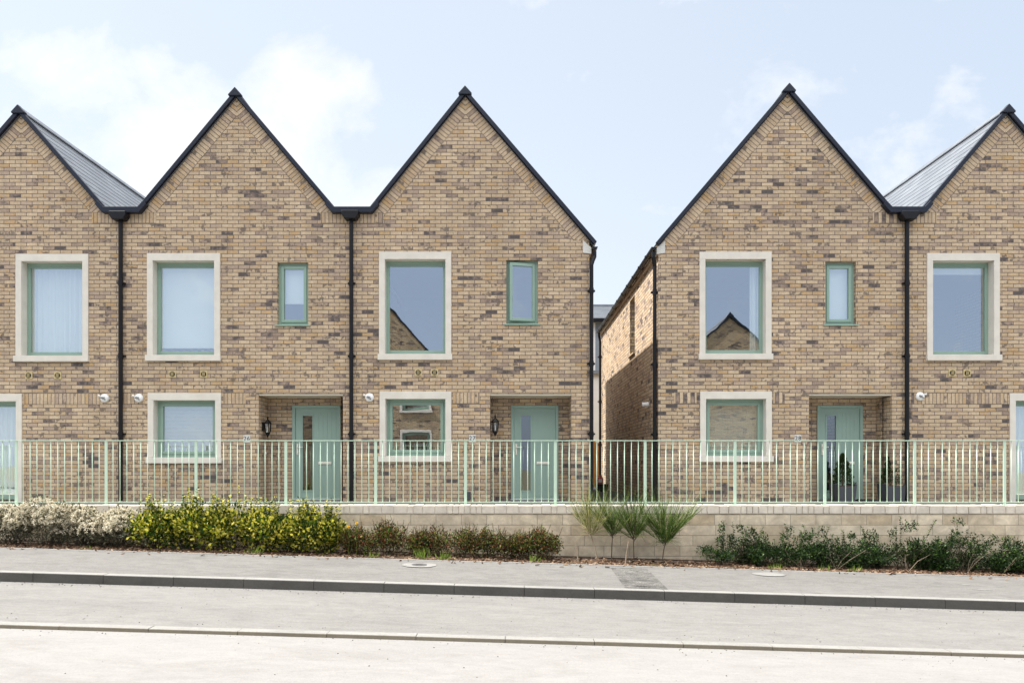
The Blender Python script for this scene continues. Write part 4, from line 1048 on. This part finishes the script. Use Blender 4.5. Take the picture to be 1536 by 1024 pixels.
# grit swept against the kerbs and strewn over the bay
m = MB()
for _ in range(1500):
    X = R.uniform(-9, 9); q = R.random()
    if q < .35: Y = 8.88 - abs(R.gauss(0, .10)); z = -1.753
    elif q < .6: Y = 6.98 - abs(R.gauss(0, .10)); z = -1.858
    elif q < .8: Y = R.uniform(7.15, 8.85); z = -1.822 + .07 * (Y - 7.125) / 1.78
    elif q < .9: Y = 7.2 + abs(R.gauss(0, .12)); z = -1.822 + .07 * (Y - 7.125) / 1.78
    else: Y = R.uniform(5.6, 6.9); z = -1.856
    r = R.choice((.003, .004, .005, .007, .010)); i = len(m.v); a = R.uniform(0, 6)
    m.v += [(X + r * math.cos(a + k * 1.57) * R.uniform(.7, 1.3), Y + r * math.sin(a + k * 1.57) * R.uniform(.7, 1.3), EYE + z + sl(X) - .001) for k in range(4)] + [(X, Y, EYE + z + sl(X) + r * .9)]
    for k in range(4): m.f.append((i + k, i + (k + 1) % 4, i + 4)); m.uv.append([(0, 0)] * 3); m.mi.append(0)
o = m.build('grit', M['grit']); o['kind'] = 'stuff'

# potted conifers at number 28
for px, dx, lab in ((1264, 0, 'dark conifer in a grey square planter left of the door of number 28'), (1337, .0, 'dark conifer in a grey square planter right of the door of number 28')):
    Y = FAC + .12; X = (px - 768) / F * Y
    o = empty('potted_conifer', (X, Y, TER - .005), lab, 'potted plant', 'potted conifers at the door')
    m = MB(); s = .20; m.prism([(-.16, 0), (.16, 0), (.20, .36), (.17, .36), (.165, .31), (-.165, .31), (-.17, .36), (-.20, .36)], -.19, .19); m.build('planter', M['planter'], o, .01)
    m = MB(); m.box(-.16, .16, -.17, .17, .30, .325); m.build('soil', M['soil'], o)
    m = MB(); m.tube([(0, 0, .3), (0, 0, .85)], [.018, .008], 6); m.build('trunk', M['bark'], o)
    m = MB()
    for _ in range(4200):
        t = R.random() ** .8; rr = .215 * (1 - t) ** .7 * (1 + .2 * math.sin(t * 30)) * math.sqrt(R.uniform(.25, 1)); a = R.uniform(0, 6.283)
        p = Vector((rr * math.cos(a), rr * math.sin(a), .33 + t * .62)); m.leaf(p, Vector((math.cos(a) * .6, math.sin(a) * .6, 1)) + rv() * .5, rv(), R.uniform(.025, .05), .012)
    m.build('foliage', M['l_conifer'], o)
o = empty('door_mat', (fx(1304), FAC + .1, TER - .004), 'black mat on the ground right of the door of number 28', 'mat')
m = MB(); m.box(-.16, .16, -.15, .15, 0, .035); m.build('rubber_base', M['mat'], o, .008)
m = MB(); m.box(-.14, .14, -.13, .13, .0352, .045); m.build('bristles', M['mat'], o)

# ------------------------------------------------------------------ sky and sun
sun_to = Vector((-1.29, .30, 1.95)).normalized()
el = math.asin(sun_to.z); az = math.atan2(sun_to.x, sun_to.y)
W = bpy.data.worlds.new('World'); S.world = W; W.use_nodes = True; nt = W.node_tree
bg = nt.nodes['Background']
sk = N(nt, 'ShaderNodeTexSky', sky_type='NISHITA', sun_disc=False, sun_elevation=el, sun_rotation=az, air_density=1.0, dust_density=1.6, ozone_density=1.0, altitude=30)
tc = N(nt, 'ShaderNodeTexCoord').outputs['Generated']
sx = N(nt, 'ShaderNodeSeparateXYZ'); L(nt, tc, sx.inputs[0])
yy = math_node(nt, 'MAXIMUM', math_node(nt, 'ABSOLUTE', sx.outputs[1]), .12)
u = math_node(nt, 'DIVIDE', sx.outputs[0], yy); v = math_node(nt, 'DIVIDE', sx.outputs[2], yy)
front = math_node(nt, 'GREATER_THAN', sx.outputs[1], 0.0)
cb = N(nt, 'ShaderNodeCombineXYZ'); L(nt, u, cb.inputs[0]); L(nt, math_node(nt, 'MULTIPLY', v, 1.25), cb.inputs[1]); L(nt, math_node(nt, 'MULTIPLY', front, 3.7), cb.inputs[2])
cn = noise(nt, cb.outputs[0], 5.5, 9, .60, .25)
def ell(cx, cy, rx_, ry_, amp):
    a = math_node(nt, 'DIVIDE', math_node(nt, 'SUBTRACT', u, (cx - 768) / F), rx_ / F); b = math_node(nt, 'DIVIDE', math_node(nt, 'SUBTRACT', v, (692 - cy) / F), ry_ / F)
    d = math_node(nt, 'ADD', math_node(nt, 'MULTIPLY', a, a), math_node(nt, 'MULTIPLY', b, b))
    return math_node(nt, 'MULTIPLY', math_node(nt, 'MAXIMUM', math_node(nt, 'SUBTRACT', 1.0, d), 0.0), amp)
acc = None
for e in ((120, 120, 230, 95, .52), (430, 130, 150, 90, .56), (280, 200, 380, 150, .52), (520, 290, 190, 100, .46), (60, 220, 300, 130, .42), (1130, 125, 130, 75, .2), (1400, 110, 150, 75, .22), (1250, 170, 180, 90, .12)):
    x_ = ell(*e); acc = x_ if acc is None else math_node(nt, 'MAXIMUM', acc, x_)
acc = math_node(nt, 'MULTIPLY', acc, front)
cov = math_node(nt, 'ADD', math_node(nt, 'MULTIPLY', math_node(nt, 'SUBTRACT', cn, .5), 1.75), math_node(nt, 'SUBTRACT', math_node(nt, 'MULTIPLY', acc, .92), .14))
cr = ramp(nt, [(-.0, (0, 0, 0)), (.16, (.38, .38, .38)), (.5, (1, 1, 1))]); L(nt, cov, cr.inputs[0])
SKYGAIN = 1.0
CLOUD = (4.5, 4.5, 4.55)
hz = N(nt, 'ShaderNodeMapRange', interpolation_type='SMOOTHSTEP'); L(nt, sx.outputs[2], hz.inputs[0])
hz.inputs['From Min'].default_value = .0; hz.inputs['From Max'].default_value = .6
right = N(nt, 'ShaderNodeMapRange', interpolation_type='SMOOTHSTEP'); L(nt, sx.outputs[0], right.inputs[0]); right.inputs['From Min'].default_value = -.1; right.inputs['From Max'].default_value = .75
base = mixc(nt, hz.outputs[0], (3.95, 4.14, 4.25), (3.3, 3.62, 4.0)); base = mixc(nt, math_node(nt, 'MULTIPLY', right.outputs[0], .55), base, (2.7, 3.2, 3.85))
base = mixc(nt, math_node(nt, 'LESS_THAN', sx.outputs[1], 0.0), base, (2.55, 3.05, 3.95))
haze = mixc(nt, .8, sk.outputs[0], base)
col = mixc(nt, math_node(nt, 'MULTIPLY', cr.outputs[0], .85), haze, CLOUD)
# a bank of bright broken cloud added unseen overhead to light the shaded fronts
mr = N(nt, 'ShaderNodeMapRange', interpolation_type='SMOOTHSTEP'); L(nt, sx.outputs[1], mr.inputs[0])
mr.inputs['From Min'].default_value = .1; mr.inputs['From Max'].default_value = -.35; mr.inputs['To Min'].default_value = .62; mr.inputs['To Max'].default_value = .40
lift = math_node(nt, 'SUBTRACT', sx.outputs[2], mr.outputs[0])
cn2 = noise(nt, tc, 3.2, 7, .6, .3)
fill_bank = ramp(nt, [(.02, (0, 0, 0)), (.2, (1, 1, 1))]); L(nt, math_node(nt, 'ADD', lift, math_node(nt, 'MULTIPLY', math_node(nt, 'SUBTRACT', cn2, .5), .35)), fill_bank.inputs[0])
col = mixc(nt, fill_bank.outputs[0], col, (12.2, 12.1, 12.0))
L(nt, col, bg.inputs['Color']); bg.inputs['Strength'].default_value = .115
sd = bpy.data.lights.new('sun', 'SUN'); sd.energy = 4.6; sd.angle = rad(.53); sd.color = (1.0, .972, .925)
so = bpy.data.objects.new('sun', sd); COL.objects.link(so); so.rotation_euler = sun_to.to_track_quat('Z', 'Y').to_euler(); so.location = (-20, 5, 30)

cam = bpy.data.cameras.new('camera'); co = bpy.data.objects.new('camera', cam); COL.objects.link(co)
co.location = (0, 0, EYE); co.rotation_euler = (rad(90), 0, 0)
cam.sensor_width = 36; cam.lens = 24; cam.shift_y = 180 / 1536; cam.clip_start = .1; cam.clip_end = 1000
S.camera = co
S.view_settings.view_transform = 'Standard'; S.view_settings.look = 'None'; S.view_settings.gamma = 1
S.view_settings.exposure = 1.12
S.render.engine = 'CYCLES'
S.cycles.max_bounces = 8; S.cycles.transparent_max_bounces = 12; S.cycles.diffuse_bounces = 4
